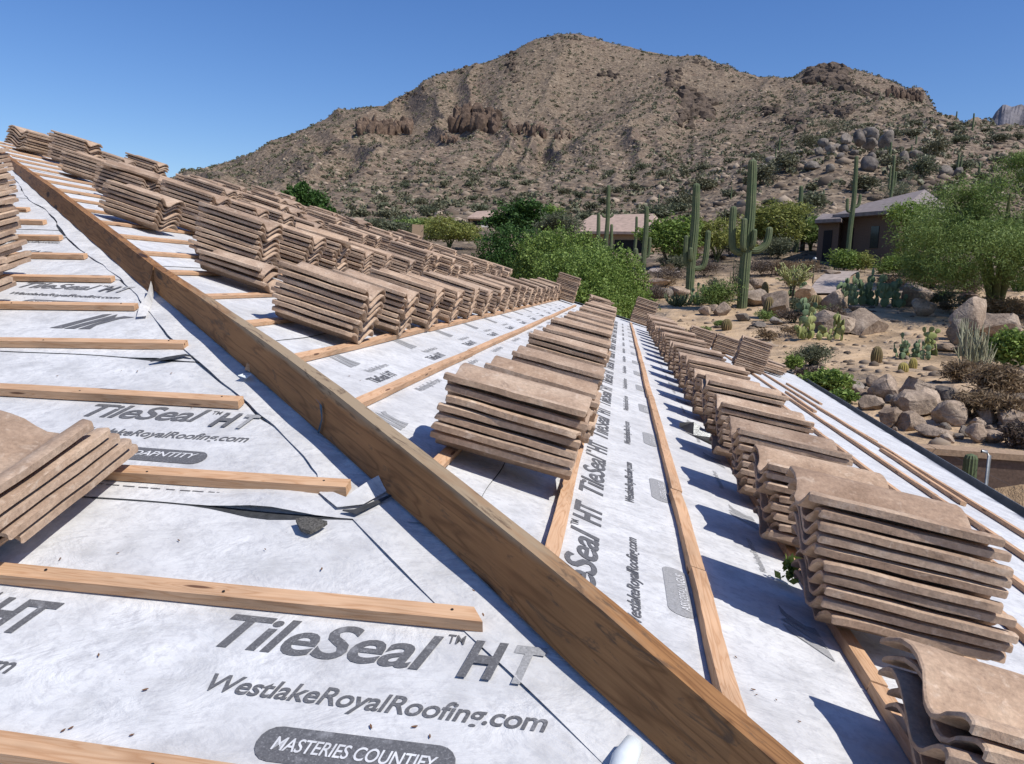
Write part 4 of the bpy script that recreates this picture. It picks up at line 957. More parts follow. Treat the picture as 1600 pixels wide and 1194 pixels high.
# bent flashing piece
def flashing():
    a = Vector(onB(1061, 671)); b = Vector(onB(1085, 660)); c_ = Vector(onB(1082, 690)); up = Vector((0, 0, .05))
    V = [a, a + up * .5, Vector(onB(1083, 681)) + up * 1.2, Vector(onB(1083, 683)), Vector(onB(1118, 700)), Vector(onB(1118, 694)) + up * .4]
    bm = bmesh.new(); v = [bm.verts.new(x + Vector((0, 0, .012))) for x in V]; bm.faces.new((v[0], v[3], v[2], v[1])); bm.faces.new((v[3], v[4], v[5], v[2])); bm.faces.new((v[0], v[4], v[3]))
    bmesh.ops.solidify(bm, geom=bm.faces[:], thickness=.0012); o = tocomp('metal_flashing', bm, M['flash']); tag(o, 'bent galvanised metal flashing leaning against the right tile row', 'flashing')
flashing()
# green sprig between tiles
p = Vector(onB(1240, 893, .05)); V, Fq = cloud(90, [((0, 0, .0), (.03, .035, .03)), ((-.01, 0, .022), (.02, .02, .02))], .022, sliver=.9, seed=5, shell=.2)
sp = empty('plant_sprig', p); tag(sp, 'small green leafy sprig poking out beside the nearest tall tile stack', 'plant'); fastmesh('leaves', V, Fq, M['leaf_mid'], sp)
V, Fc = [], []; limb(V, Fc, [(0, 0, -.03), (0.01, 0, 0), (0, .01, .03)], [.002, .0018, .001], 5); meshpy('stem', V, Fc, M['bark_green'], sp)

# ------------------------------------------------------------------ garden wall and far houses
def quadwall(name, a, b, zt, zb, th, mat, parent):
    a = Vector((a[0], a[1], 0)); b = Vector((b[0], b[1], 0)); d = (b - a).normalized(); n = Vector((-d.y, d.x, 0)) * th
    V = [(*(a.xy), zb), (*(b.xy), zb), (*((b + n).xy), zb), (*((a + n).xy), zb), (*(a.xy), zt), (*(b.xy), zt), (*((b + n).xy), zt), (*((a + n).xy), zt)]
    o = parent.location; V = [Vector(v) - o for v in V]
    return meshpy(name, V, [(0, 1, 5, 4), (1, 2, 6, 5), (2, 3, 7, 6), (3, 0, 4, 7), (4, 5, 6, 7)], mat, parent)
gw = empty('garden_wall', at(1500, 708, 10)); tag(gw, 'brown stucco retaining wall with a tan cap below the rock garden', 'wall')
a = at(1380, 697, 9.75); b = at(1780, 729, 9.75 * 1.09); zt = at(1500, 706, 9.85)[2]
quadwall('wall_face', a, b, zt - .07, -3.2, .2, M['stucco_dark'], gw); aa = a + (a - b) / np.linalg.norm(a - b) * .03; quadwall('cap', aa + np.array([0, -.03, 0]), b + np.array([0, -.03, 0]), zt, zt - .068, .27, M['stucco'], gw)
def far_house(label, corners, rowE, ridge, wallm, roofm, openings=(), over=.5):
    P = [at(px, 440, D) for px, D in corners]; ze = at(corners[0][0], rowE, corners[0][1])[2]; c0 = sum(P) / 4
    root = empty('house', (c0[0], c0[1], ze - 3)); tag(root, label, 'house', 'desert houses'); L = root.location
    zb = min(terrain(p[0], p[1])[0] for p in P) - .5
    W = [Vector((p[0], p[1], 0)) for p in P]; V = [Vector((p.x, p.y, zb)) - L for p in W] + [Vector((p.x, p.y, ze)) - L for p in W]
    meshpy('wall', V, [(0, 1, 5, 4), (1, 2, 6, 5), (2, 3, 7, 6), (3, 0, 4, 7)], wallm, root)
    cc = Vector((c0[0], c0[1], 0)); E_ = [p + (p - cc).normalized() * over * 1.4 for p in W]
    Rr = [at(px, row, D) for px, row, D in ridge]; V = [Vector((p.x, p.y, ze)) - L for p in E_] + [Vector(r) - L for r in Rr] + [Vector((p.x, p.y, ze - .18)) - L for p in E_]
    meshpy('roof', V, [(0, 1, 5, 4), (1, 2, 5), (2, 3, 4, 5), (3, 0, 4), (0, 6, 7, 1), (1, 7, 8, 2), (2, 8, 9, 3), (3, 9, 6, 0), (9, 8, 7, 6)], roofm, root)
    for nm, side, u0, u1, v0, v1, mt in openings:
        A, B = W[side], W[(side + 1) % 4]; n = Vector(((B - A).y, -(B - A).x, 0)).normalized() * .04; H = 2.7
        V = [A + (B - A) * u + n + Vector((0, 0, ze - H + H * v)) - L for u, v in ((u0, v0), (u1, v0), (u1, v1), (u0, v1))]; V += [v - n * .9 for v in V]
        meshpy(nm, V, [(0, 1, 2, 3), (0, 4, 5, 1), (1, 5, 6, 2), (2, 6, 7, 3), (3, 7, 4, 0)], mt, root)
    return root
far_house('long low house with faded brown roof and dark walls below the boulder knoll', [(1306, 47), (1398, 44), (1490, 52), (1385, 60)], 337, [(1352, 318, 50), (1445, 296, 53)], M['stucco_dark'], M['roofbrown'], [('window', 0, .55, .68, .35, .75, M['glass']), ('door', 0, .15, .25, 0, .75, M['dark'])])
far_house('small entry wing with brown roof beside the garden gate', [(1272, 47), (1304, 46), (1318, 52), (1285, 53)], 345, [(1285, 334, 49), (1302, 334, 49)], M['stucco_dark'], M['roofbrown'], [('door', 0, .3, .7, 0, .8, M['dark'])])
far_house('tile roofed tan house behind the saguaros in the middle distance', [(893, 60), (1012, 58), (1050, 70), (925, 72)], 362, [(925, 336, 66), (1022, 334, 65)], M['stucco'], M['roofpink'], [('window', 0, .55, .95, .1, .8, M['dark']), ('door', 0, .25, .42, 0, .8, M['dark']), ('white_panel', 0, .74, .84, .0, .45, M['white'])])
far_house('small far house with tan roof and shaded porch at the mountain foot', [(731, 100), (790, 100), (800, 112), (735, 112)], 340, [(745, 330, 105), (785, 328, 105)], M['stucco'], M['roofpink'], [('porch_shade', 0, .08, .50, .1, .88, M['dark']), ('porch_shade', 0, .56, .95, .1, .88, M['dark'])])  # porch shade put in as near-black panels on the front wall
far_house('low tan roofed wing showing between two green trees', [(836, 84), (872, 84), (876, 92), (840, 92)], 353, [(846, 344, 88), (866, 344, 88)], M['stucco'], M['roofpink'])
def lowwall(px0, px1, r0, r1, D0, D1, mat, label, name='garden_wall', th=.25, drop_=1.2):
    a = at(px0, r0, D0); b = at(px1, r1, D1); root = empty(name, a); tag(root, label, 'wall', 'low garden walls'); quadwall('wall_face', a, b, (a[2] + b[2]) / 2, min(a[2], b[2]) - drop_, th, M[mat], root)
lowwall(1268, 1368, 386, 386, 57, 57, 'stucco_dark', 'low brown wall right of the dark garden gate', drop_=1.0)
lowwall(752, 790, 352, 352, 92, 92, 'white', 'pale low wall in front of the small far house')
lowwall(1015, 1062, 413, 409, 52, 50, 'white', 'pale low wall left of the tall saguaros')
lowwall(644, 662, 351, 351, 60, 60, 'stucco', 'small square tan pillar seen just over the tile stacks')
gt = empty('garden_gate', at(1225, 395, 55)); tag(gt, 'dark openwork metal gate between posts behind the slim saguaro', 'gate'); L = gt.location
for px in (1196, 1251): a = at(px, 372, 55); b = at(px + 8, 372, 55); quadwall('post', a, b, a[2], a[2] - 1.3, .25, M['bark'], gt)
a = at(1204, 375, 55); b = at(1251, 375, 55); quadwall('frame', a, b, a[2], a[2] - .06, .05, M['dark'], gt); quadwall('frame', a, b, a[2] - .95, a[2] - 1.0, .05, M['dark'], gt)
for i in range(16):
    q = a + (b - a) * (i + .5) / 16; q2 = q + (b - a) / np.linalg.norm(b - a) * .025; quadwall('bar', q, q2, a[2] - .05, a[2] - .96, .025, M['dark'], gt)
def ball(px, py, D, r, mat, name, label, cat):
    bm = bmesh.new(); bmesh.ops.create_uvsphere(bm, u_segments=20, v_segments=12, radius=r); V, Fc = [], []
    root = empty(name, at(px, py, D)); tag(root, label, cat); tocomp('globe', bm, mat, root, True); limb(V, Fc, [(0, 0, -1.0), (0, 0, -r * .9)], [.03, .03], 8); meshpy('post', V, Fc, M['bark'], root)
ball(1247, 366, 56, .2, M['white'], 'globe_lamp', 'round white globe lamp standing behind the garden gate', 'lamp'); ball(1273, 405, 36, .09, M['flash'], 'gazing_ball', 'small silver ball at the start of the driveway', 'ornament')
def drape(name, left, right, mat, kind='structure', n=14, k=8, up=.03):
    L = [P_on(*p)[0] for p in left]; Rt = [P_on(*p)[0] for p in right]; V, Fc = [], []
    for i in range(n + 1):
        f = i / n * (len(L) - 1); a = int(min(f, len(L) - 2)); t = f - a; l = L[a] * (1 - t) + L[a + 1] * t; r = Rt[a] * (1 - t) + Rt[a + 1] * t
        for j in range(k + 1):
            p = l + (r - l) * j / k; V.append((p[0], p[1], terrain(p[0], p[1])[0] + up))
    for i in range(n):
        for j in range(k): b = i * (k + 1) + j; Fc.append((b, b + 1, b + k + 2, b + k + 1))
    o = meshpy(name, V, Fc, mat, None, True); tag(o, kind=kind); return o
drape('driveway', [(1262, 462), (1275, 442), (1290, 430), (1300, 425)], [(1305, 462), (1322, 446), (1330, 434), (1345, 426)], M['pave'], up=.09, n=24, k=12)
drape('path', [(1012, 428), (1020, 420)], [(1064, 428), (1060, 418)], M['pave'], up=.09)
# pipe and saguaro by the wall
V, Fc = [], []; p = at(1546, 712, 9.4); q = Vector(p); limb(V, Fc, [q + Vector((0, 0, -2)), q, q + Vector((-.03, 0, .035)), q + Vector((-.08, 0, .04))], [.018] * 4, 10)
tag(meshpy('pipe', V, Fc, M['flash'], None, True), 'thin grey bent pipe standing against the brown wall', 'pipe')
z = at(1518, 709, 8.9); root = empty('saguaro_cactus', (z[0], z[1], -3.0)); tag(root, 'short ribbed saguaro standing before the brown wall by the gutter', 'cactus', 'saguaro cacti')
P, rd = column([(0, 0, 0), (0, 0, 1), (0, 0, z[2] + 3.0)], .078, 26); V, Fc = ribcol(P, rd, 13); meshpy('trunk', V, Fc, M['saguaro'], root)

# ------------------------------------------------------------------ saguaros
saguaro(1159, 482, 249, 7.6, [(393, -24, 323, .02, 5.6), (388, -9, 342, -12, 4.8), (385, 8, 358, -10, 4.4), (389, 34, 353, 0, 5.6), (396, 12, 370, 14, 3)], 'tallest saguaro in the garden, with five arms low on its trunk')
saguaro(1077, 460, 286, 6.2, [(412, -10, 368, 0, 4), (405, -4, 387, -8, 3.6), (418, 23, 359, 0, 4.6)], 'tall saguaro left of the tallest one, with three arms')
saguaro(1004, 434, 322, 3.8, [(402, -13, 388, 0, 3.8), (400, 8, 370, 0, 2.6), (396, 14, 395, 0, 1.6)], 'slender saguaro at the right edge of the big green trees')
saguaro(943, 404, 289, 3.2, [(338, -8, 334, 0, 2.2), (338, 10, 334, 0, 2.0)], 'very tall thin saguaro rising in front of the tan tile roof', D=42)
saguaro(930, 405, 333, 3.0, [], 'armless saguaro just left of the very tall thin one', D=43); saguaro(951, 405, 350, 2.6, [], 'short armless saguaro just right of the very tall thin one', D=42)
saguaro(989, 398, 338, 2.2, [], 'thin armless saguaro in front of the right end of the tan tile roof', D=50)
saguaro(1240, 388, 290, 3.6, [(352, 12, 332, 0, 2.6), (356, -10, 352, 0, 2.6)], 'slim saguaro rising from the dark garden gate', D=53)
saguaro(1321, 362, 244, 3.4, [(330, -8, 310, 0, 2.4), (322, 11, 303, 0, 2.6)], 'saguaro standing before the brown roofed house', D=44)
saguaro(1379, 303, 243, 2.2, [(296, -4, 260, 0, 1.7), (292, 5, 268, 0, 1.5), (298, 2, 282, -1, 1.3)], 'many armed saguaro on the slope above the brown roof', D=82)
HS = [(1389, 260, 222, 1.8, []), (1495, 272, 241, 1.7, []), (1500, 272, 245, 1.5, []), (1529, 276, 254, 1.8, []), (1519, 206, 177, 1.3, [(196, 4, 190, 0, 1.)]), (1494, 187, 174, 1, []), (1217, 236, 214, 1.3, []), (1211, 254, 232, 1.2, []), (1431, 226, 212, 1.2, []), (1424, 238, 226, 1, []),
      (1286, 315, 296, 1.5, []), (1142, 312, 292, 1, []), (1029, 318, 303, 1, []), (900, 330, 316, 1, []), (699, 370, 343, 1.4, []), (1368, 262, 248, 1.4, [])]
for i, (x, yb, yt, r, arms) in enumerate(HS): saguaro(x, yb, yt, r, arms, 'distant thin saguaro on the hillside, %s from the left among the small ones' % ordn(sorted(h[0] for h in HS).index(x) + 1), group='distant saguaros')
# ------------------------------------------------------------------ other cacti
barrel_cactus(1200, 499, 19, 36, 'barrel', 'tall reddish barrel cactus leaning beside the round rock, right of the tallest saguaro')
barrel_cactus(1194, 467, 13, 27, 'barrel', 'dark brown barrel cactus behind the leaning reddish one'); barrel_cactus(1135, 516, 17, 19, 'barrel', 'small round barrel cactus nearest the tile stacks')
barrel_cactus(1273, 482, 24, 22, 'barrel', 'pointed brown barrel cactus between two pale boulders'); barrel_cactus(1369, 567, 18, 28, 'barrel', 'upright reddish barrel cactus alone on the open sand')
barrel_cactus(1411, 581, 16, 17, 'golden', 'left golden barrel cactus of the pair on the sand', 'golden barrel cacti'); barrel_cactus(1426, 576, 13, 19, 'golden', 'right golden barrel cactus of the pair on the sand', 'golden barrel cacti'); barrel_cactus(1418, 560, 7, 12, 'golden', 'small yellow cactus behind the golden pair', 'golden barrel cacti')
barrel_cactus(1376, 428, 8, 27, 'barrel', 'short columnar cactus behind the broad prickly pear')
pear(1362, 478, 104, 58, 'pear', 'broad prickly pear with many blue green pads beside the driveway', 120, .30, seed=3); pear(1278, 530, 78, 50, 'pear_yellow', 'pale yellow green prickly pear in front of the long boulder', 60, .22, seed=8)
pear(1262, 505, 36, 40, 'pear', 'dark prickly pear with a tall upright pad left of the pale one', 26, .24, seed=18); pear(1428, 560, 50, 40, 'pear', 'dense dark prickly pear clump behind the golden barrels', 75, .13, seed=5); pear(1455, 556, 26, 46, 'pear_yellow', 'pale pads at the right side of the dense dark clump', 22, .19, seed=6)
pear(1098, 476, 44, 34, 'pear', 'dark green prickly pear below the left tall saguaro', 40, .2, seed=11); pear(1245, 462, 30, 22, 'pear', 'bright prickly pear just behind the cholla trunk', 22, .22, seed=13)
def cholla(px, py, wpx, hpx, label, n, pale=True, spread=1.0):
    p, D = P_on(px, py); k = mpp(D, px); W = wpx * k; H = hpx * k; rs = random.Random(px); root = empty('cholla_cactus', p); tag(root, label, 'cactus', 'cholla cacti')
    V, Fc = [], []; V2, F2 = [], []
    limb(V, Fc, [(0, 0, -.1), (0, 0, H * .2), (W * .03, 0, H * .45)], [H * .035, H * .03, H * .026], 8)
    for i in range(n):
        a = rs.uniform(0, 6.28); e = rs.uniform(.1, 1.2); s0 = Vector((math.cos(a) * W * .1, math.sin(a) * W * .1, H * rs.uniform(.38, .5))); P = [s0]
        tgt = Vector((math.cos(a) * W * .46 * rs.uniform(.3, 1), math.sin(a) * W * .46 * rs.uniform(.3, 1), H * rs.uniform(.55, .97)))
        for t in (.3, .55, .8, 1): P.append(s0.lerp(tgt, t) + Vector((rs.uniform(-.05, .05), rs.uniform(-.05, .05), rs.uniform(-.03, .06))) * H)
        limb(V2, F2, P, [H * .016, H * .022, H * .022, H * .02, H * .01], 6)
    meshpy('trunk', V, Fc, M['bark'], root, True); meshpy('joints', V2, F2, M['pear_yellow'], root, True)
    bl = [(tuple(v), (.05 * H,) * 3) for v in V2[::23]]; v, f = cloud(n * 90, bl, H * .030, sliver=.5, seed=px, shell=.3); fastmesh('spines', v, f, M['cholla'], root)
cholla(1238, 470, 72, 60, 'pale spiny cholla with a round crown on a dark forked trunk', 46)
cholla(1205, 402, 26, 22, 'small pale cholla by the grey bush at the garden gate', 14); cholla(1320, 418, 24, 20, 'small pale cholla beside the yellow green bush', 14)
def sticks(px, py, wpx, hpx, n, mat, label, r=.018, name='organ_pipe_cactus', cat='cactus', group=None):
    p, D = P_on(px, py); k = mpp(D, px); W = wpx * k; H = hpx * k; rs = random.Random(px * 3); V, Fc = [], []
    for i in range(n):
        a = rs.uniform(0, 6.28); s = rs.uniform(.05, 1) * W / 2; h = H * rs.uniform(.45, 1)
        P = [Vector((math.cos(a) * s * q, math.sin(a) * s * q, h * z_ - .03)) for q, z_ in ((.35, 0), (.7, .25), (.92, .6), (1, 1))]
        limb(V, Fc, P, [r, r * 1.1, r, r * .4], 6)
        for j in range(3):
            q0 = P[1 + j % 2]; e = q0 + Vector((rs.uniform(-.14, .14) * H, rs.uniform(-.14, .14) * H, H * rs.uniform(.15, .35))); limb(V, Fc, [q0, q0.lerp(e, .4) + Vector((0, 0, -.01)), e], [r * .9, r * .9, r * .35], 5)
    o = meshpy(name, V, Fc, M[mat], None, True); o.location = tuple(p); tag(o, label, cat, group)
M['stickpale'] = mat_cactus('pale_stick', (.27, .27, .17), (.40, .38, .26))
sticks(1522, 584, 62, 84, 30, 'stickpale', 'tall pale branching pencil cholla in front of the stacked boulders'); sticks(1505, 556, 30, 62, 14, 'stickpale', 'pale pencil cholla left of the taller one'); sticks(1500, 536, 26, 48, 10, 'stickpale', 'spiky pale cactus before the grey stacked boulder')
sticks(1060, 478, 60, 22, 60, 'saguaro', 'low row of thin upright cactus stems behind the far tile stacks', r=.02); sticks(1146, 455, 26, 60, 12, 'leaf_grey', 'dry agave-like stalks left of the tallest saguaro', r=.012, name='agave', cat='plant')
sticks(1590, 455, 50, 34, 50, 'leaf_deep', 'dark spiky yucca at the right edge of the photo', r=.012, name='yucca', cat='plant'); sticks(1490, 452, 40, 26, 50, 'leaf_grey', 'grey green spiky agave right of the pink boulder', r=.012, name='agave', cat='plant')
sticks(1545, 420, 30, 60, 10, 'bark', 'bare dark stems under the palo verde', r=.02, name='shrub', cat='shrub')

# ------------------------------------------------------------------ trees
tree('green_tree', 'tree', 'dark round evergreen tree beside the small far house', 806, 72, 88, 317, 'leaf_deep', 16000, .16, .1, seed=1)
tree('green_tree', 'tree', 'lighter green tree just right of the dark round evergreen', 856, 78, 46, 324, 'leaf_mid', 5000, .18, .15, seed=2)
BL = [(-.1, -.3, .62, .16, .12), (.3, -.3, .5, .14, .12), (-.28, 0, .72, .2, .2), (.0, -.1, .78, .24, .2), (.28, 0, .68, .2, .2), (-.4, .1, .5, .14, .22), (.4, .1, .46, .16, .22), (0, -.15, .45, .4, .35), (.15, -.2, .6, .2, .2), (-.15, .1, .85, .12, .12), (.2, .05, .86, .1, .1)]
tree('green_tree', 'tree', 'big dark green tree filling the left of the grove behind the roof', 800, 27, 118, 358, 'leaf_deep', 26000, .06, .2, seed=3, blobs=BL, group='green grove trees')
tree('green_tree', 'tree', 'bright leafy tree in the middle of the grove behind the roof', 880, 25, 150, 364, 'leaf_mid', 34000, .056, .2, seed=4, blobs=BL, group='green grove trees')
tree('green_tree', 'tree', 'bright leafy tree at the right end of the grove behind the roof', 948, 22, 126, 392, 'leaf_mid', 32000, .052, .2, seed=5, blobs=BL, group='green grove trees')
tree('green_tree', 'tree', 'low green tree tucked against the far roof corner', 905, 20.5, 150, 396, 'leaf_mid', 24000, .05, .15, seed=6, blobs=BL, group='green grove trees')
tree('green_tree', 'tree', 'rich green tree top rising behind the upper tile stacks', 485, 34, 78, 290, 'leaf_deep', 12000, .11, .3, seed=7, blobs=[(-.22, 0, .88, .26, .1), (.12, 0, .84, .24, .1), (.42, 0, .72, .2, .09), (0, 0, .7, .42, .14), (-.1, 0, .97, .12, .05)])
tree('palo_verde_tree', 'tree', 'pale wispy palo verde left of the small far house', 700, 62, 90, 343, 'leaf_yellow', 6000, .14, .2, 'bark_green', seed=8, sliver=2.5)
tree('palo_verde_tree', 'tree', 'grey green shrubby tree low at the mountain foot, leftmost', 605, 70, 66, 346, 'leaf_grey', 3500, .16, .2, 'bark_green', seed=9, sliver=2)
tree('palo_verde_tree', 'tree', 'wide pale green shrubby tree behind the tan pillar', 655, 75, 78, 342, 'leaf_pale', 3500, .17, .2, 'bark_green', seed=10, sliver=2)
tree('mesquite_tree', 'tree', 'feathery grey green mesquite left of the tan tile roof', 868, 46, 70, 334, 'leaf_grey', 9000, .09, .3, seed=11, sliver=2.2, gapf=.5)
tree('green_tree', 'tree', 'dark leafy tree right of the slender saguaro', 1042, 46, 88, 342, 'leaf_mid', 9000, .10, .15, seed=12)
tree('palo_verde_tree', 'tree', 'yellow green palo verde between the two tallest saguaros', 1118, 48, 100, 343, 'leaf_yellow', 8000, .12, .2, 'bark_green', seed=13, sliver=2.5, gapf=.5)
tree('palo_verde_tree', 'tree', 'bright lime palo verde right of the tallest saguaro', 1203, 52, 90, 317, 'leaf_yellow', 9000, .12, .2, 'bark_green', seed=14, sliver=2.5)
tree('palo_verde_tree', 'tree', 'lime palo verde behind the slim saguaro at the gate', 1262, 54, 60, 338, 'leaf_pale', 4500, .12, .2, 'bark_green', seed=15, sliver=2.5)
PB = [(-.38, -.1, .52, .2, .16), (-.2, 0, .72, .2, .16), (.02, 0, .85, .17, .14), (.25, 0, .78, .2, .15), (.42, 0, .6, .2, .18), (-.12, -.15, .5, .22, .14), (.18, -.1, .56, .24, .16), (-.42, 0, .3, .12, .14), (.05, 0, .98, .1, .07), (.36, 0, .93, .12, .09), (-.1, .2, .6, .3, .2), (-.3, -.2, .28, .2, .15), (.1, -.3, .3, .25, .14), (.36, -.1, .34, .2, .15), (-.05, -.35, .42, .3, .14)]
tree('palo_verde_tree', 'tree', 'big feathery palo verde with several leaning trunks at the right edge', 1560, 31, 270, 250, 'leaf_pale', 130000, .075, .22, 'bark_green', seed=16, sliver=4, blobs=PB, nlimb=7, gapf=.5, droop=.5, shell=.15)
tree('palo_verde_tree', 'tree', 'shaded dense palo verde crown left of the big feathery one', 1448, 37, 120, 318, 'leaf_mid', 16000, .09, .2, 'bark_green', seed=17, sliver=3, gapf=.4)
# ------------------------------------------------------------------ garden bushes
BU = [ # px, base row, w, h, mat, label, n, size, sliver
 (1215, 405, 50, 34, 'leaf_grey', 'grey bush in front of the garden gate', 2500, .07, 2), (1325, 392, 62, 48, 'leaf_brown', 'greyish twiggy bush below the brown roof', 3000, .08, 4), (1345, 378, 30, 24, 'leaf_dry', 'reddish twiggy bush against the dark house wall', 900, .07, 4),
 (1390, 385, 66, 52, 'leaf_yellow', 'yellow green rounded bush before the dark house wall', 4500, .07, 1.5), (1318, 425, 44, 34, 'leaf_mid', 'small bright green bush beside the driveway', 2500, .06, 2), (1340, 425, 40, 30, 'leaf_yellow', 'low yellow green bush behind the broad prickly pear', 2000, .06, 2),
 (1412, 432, 70, 40, 'leaf_mid', 'wide green bush right of the broad prickly pear', 4000, .06, 2), (1455, 450, 80, 40, 'leaf_dry', 'dry straw coloured brush under the shaded palo verde', 3500, .08, 4), (1510, 460, 50, 28, 'leaf_brown', 'brown twiggy bush by the palo verde trunks', 1800, .06, 4),
 (1473, 482, 40, 30, 'leaf_grey', 'grey bush beside the small pink boulder', 1800, .05, 3), (1560, 500, 90, 34, 'leaf_dry', 'tan dry brush behind the stacked boulders', 3500, .07, 4), (1585, 575, 60, 56, 'leaf_mid', 'dark green leafy bush at the right edge', 5000, .05, 1.5), (1560, 560, 40, 30, 'leaf_deep', 'small deep green bush behind the pencil cholla', 2000, .05, 1.5),
 (1500, 598, 48, 34, 'leaf_dry', 'tan twiggy bush at the foot of the pencil cholla', 2600, .045, 5), (1560, 620, 80, 50, 'leaf_dry', 'large tan twiggy bush at the lower right', 4500, .05, 5), (1545, 655, 90, 44, 'leaf_dry', 'brown dry bush spilling over the lower boulders', 4200, .05, 5), (1590, 700, 40, 40, 'leaf_brown', 'dark brown brush at the right edge above the wall', 1800, .05, 4),
 (1265, 572, 56, 34, 'leaf_grey', 'grey lavender bush where the sand meets the roof edge', 2600, .04, 4), (1240, 580, 26, 24, 'leaf_mid', 'spiky green tuft beside the gutter', 900, .06, 5), (1290, 612, 60, 34, 'leaf_mid', 'green leafy ground cover beside the gutter', 3600, .04, 1.5), (1318, 632, 34, 22, 'leaf_mid', 'small leafy green patch lower along the gutter', 1800, .04, 1.5), (1262, 594, 40, 20, 'leaf_brown', 'reddish low plant above the green ground cover', 1500, .04, 2),
 (1122, 482, 60, 44, 'leaf_pale', 'tall straw green bush right of the left tall saguaro', 4000, .06, 5), (1060, 425, 32, 24, 'leaf_grey', 'dark grey cactus bush by the pale low wall', 1500, .06, 3), (1040, 440, 60, 20, 'leaf_brown', 'mauve brown low bush left of the tall saguaros', 1800, .06, 4), (1100, 432, 50, 24, 'leaf_brown', 'mauve brown bush behind the left tall saguaro', 1800, .06, 4),
 (1190, 432, 50, 26, 'leaf_brown', 'purple brown bush behind the tallest saguaro', 1800, .06, 4), (1225, 430, 50, 22, 'leaf_dry', 'straw coloured brush behind the pale cholla', 1800, .06, 4), (1262, 425, 40, 18, 'leaf_dry', 'straw tuft left of the driveway', 1200, .06, 4), (1020, 470, 40, 24, 'leaf_brown', 'brown brush beyond the far tile stacks', 1500, .05, 4),
 (1302, 500, 30, 22, 'leaf_brown', 'dark round bush behind the long boulder', 1200, .05, 3), (1246, 492, 30, 26, 'leaf_grey', 'blue grey bush on the round rock', 1500, .045, 3), (1170, 458, 24, 22, 'leaf_brown', 'brown twiggy tuft right of the tallest saguaro', 900, .05, 4), (1235, 505, 40, 22, 'leaf_brown', 'brown scrub by the leaning barrel cactus', 900, .05, 4),
 (1140, 400, 60, 30, 'leaf_grey', 'grey green bush between the tallest saguaros', 1800, .07, 3), (1080, 400, 50, 26, 'leaf_dry', 'dry bush behind the left tall saguaro', 1500, .07, 4), (1400, 318, 70, 34, 'leaf_grey', 'grey green bush just above the brown roof', 1800, .10, 3), (1250, 352, 60, 30, 'leaf_grey', 'olive bush on the slope above the garden gate', 1500, .12, 3)]
for i, (px, py, w_, h_, mt, lab, n, sz, sl) in enumerate(BU): bush('shrub', 'shrub', lab, px, py, w_, h_, mt, n, sz, sl, 'garden shrubs', seed=i)
rt_ = random.Random(77)
for i in range(46):
    px = rt_.uniform(1010, 1600); D = rt_.uniform(20, 56); k_ = mpp(D, px); w_ = rt_.uniform(.35, .9) / k_
    if D < 34 and 1300 < px < 1480: continue
    bush('dry_tuft', 'shrub', 'small dry tuft of desert brush dotted about the garden sand', px, 400, w_, w_ * rt_.uniform(.4, .8), rt_.choice(['leaf_dry', 'leaf_brown', 'leaf_grey', 'leaf_dry', 'leaf_pale']), 500, .05, 4, 'dry tufts in the garden', D=D, seed=i, blobsN=3, stems=False)
# bushes dotted over the lower hill
rb = random.Random(21); known = [(1190, 290, 40, 34), (1228, 270, 34, 30), (1100, 300, 40, 22), (1060, 330, 50, 26), (1270, 330, 44, 30), (1350, 300, 40, 24), (1440, 285, 40, 40), (1460, 250, 44, 34), (1295, 215, 60, 28), (1260, 235, 30, 24), (1560, 225, 26, 14), (1500, 225, 24, 12), (1590, 220, 20, 10), (1565, 195, 30, 14), (1020, 345, 50, 24), (1425, 215, 24, 12)]
pts_ = known + [(rb.uniform(560, 1590), 0, 0, 0) for _ in range(110)]
for i, (px, py, w_, h_) in enumerate(pts_):
    if not py:
        D = rb.uniform(85, 260); p = G(px, D); w_ = rb.uniform(1.4, 3.2) / mpp(D, px); h_ = w_ * rb.uniform(.45, .7)
    else: D = None
    bush('hill_bush', 'bush', 'grey green creosote bush dotted on the lower hillside', px, py or 300, w_, h_, rb.choice(['leaf_hill', 'leaf_grey', 'leaf_hill']), 420 if not py else 1100, .22 if not py else .2, 2.0, 'creosote bushes on the lower hillside', D=D, seed=i, blobsN=4, stems=False)
# desert scrub covering the mountain: uncountable
def scatter_xy(n, d0, d1, x0=-200, x1=1750, seed=1, power=1.0):
    r = np.random.default_rng(seed); D = (d0 ** power + (d1 ** power - d0 ** power) * r.random(n)) ** (1 / power); px = x0 + (x1 - x0) * r.random(n)
    A = np.arctan((px - 800) / FPX) + azel(800, 440)[0]; X = CAM[0] + np.sin(A) * D; Y = CAM[1] + np.cos(A) * D; return X, Y, D, r
def scrub():
    X, Y, D, r = scatter_xy(17000, 110, 740, seed=5, power=1.5); keep = (fbm(X / 45, Y / 45, 91, 3) > -.16 + .25 * (r.random(len(X)) - .5)); X, Y, D = X[keep], Y[keep], D[keep]; Z = terrain(X, Y); n = len(X); k = 20
    sz = (.40 + .95 * r.random(n) ** 2) * (1 + .25 * (D > 400)); base = np.repeat(np.stack([X, Y, Z], 1), k, 0); s = np.repeat(sz, k)[:, None]
    u = r.normal(size=(n * k, 3)); u /= np.linalg.norm(u, axis=1)[:, None]; p = base + u * s * np.array([.75, .75, .42]) + np.array([0, 0, .42]) * s
    a = r.normal(size=(n * k, 3)); a /= np.linalg.norm(a, axis=1)[:, None]; b = np.cross(a, r.normal(size=(n * k, 3))); b /= np.linalg.norm(b, axis=1)[:, None]; A_ = a * s * .34; B_ = b * s * .26
    V = np.stack([p - A_, p + B_, p + A_, p - B_], 1).reshape(-1, 3); o = fastmesh('desert_scrub', V, np.arange(n * k * 4).reshape(-1, 4), M['leaf_hill']); tag(o, 'low desert scrub speckling the whole mountainside', 'scrub', None, 'stuff')
scrub()
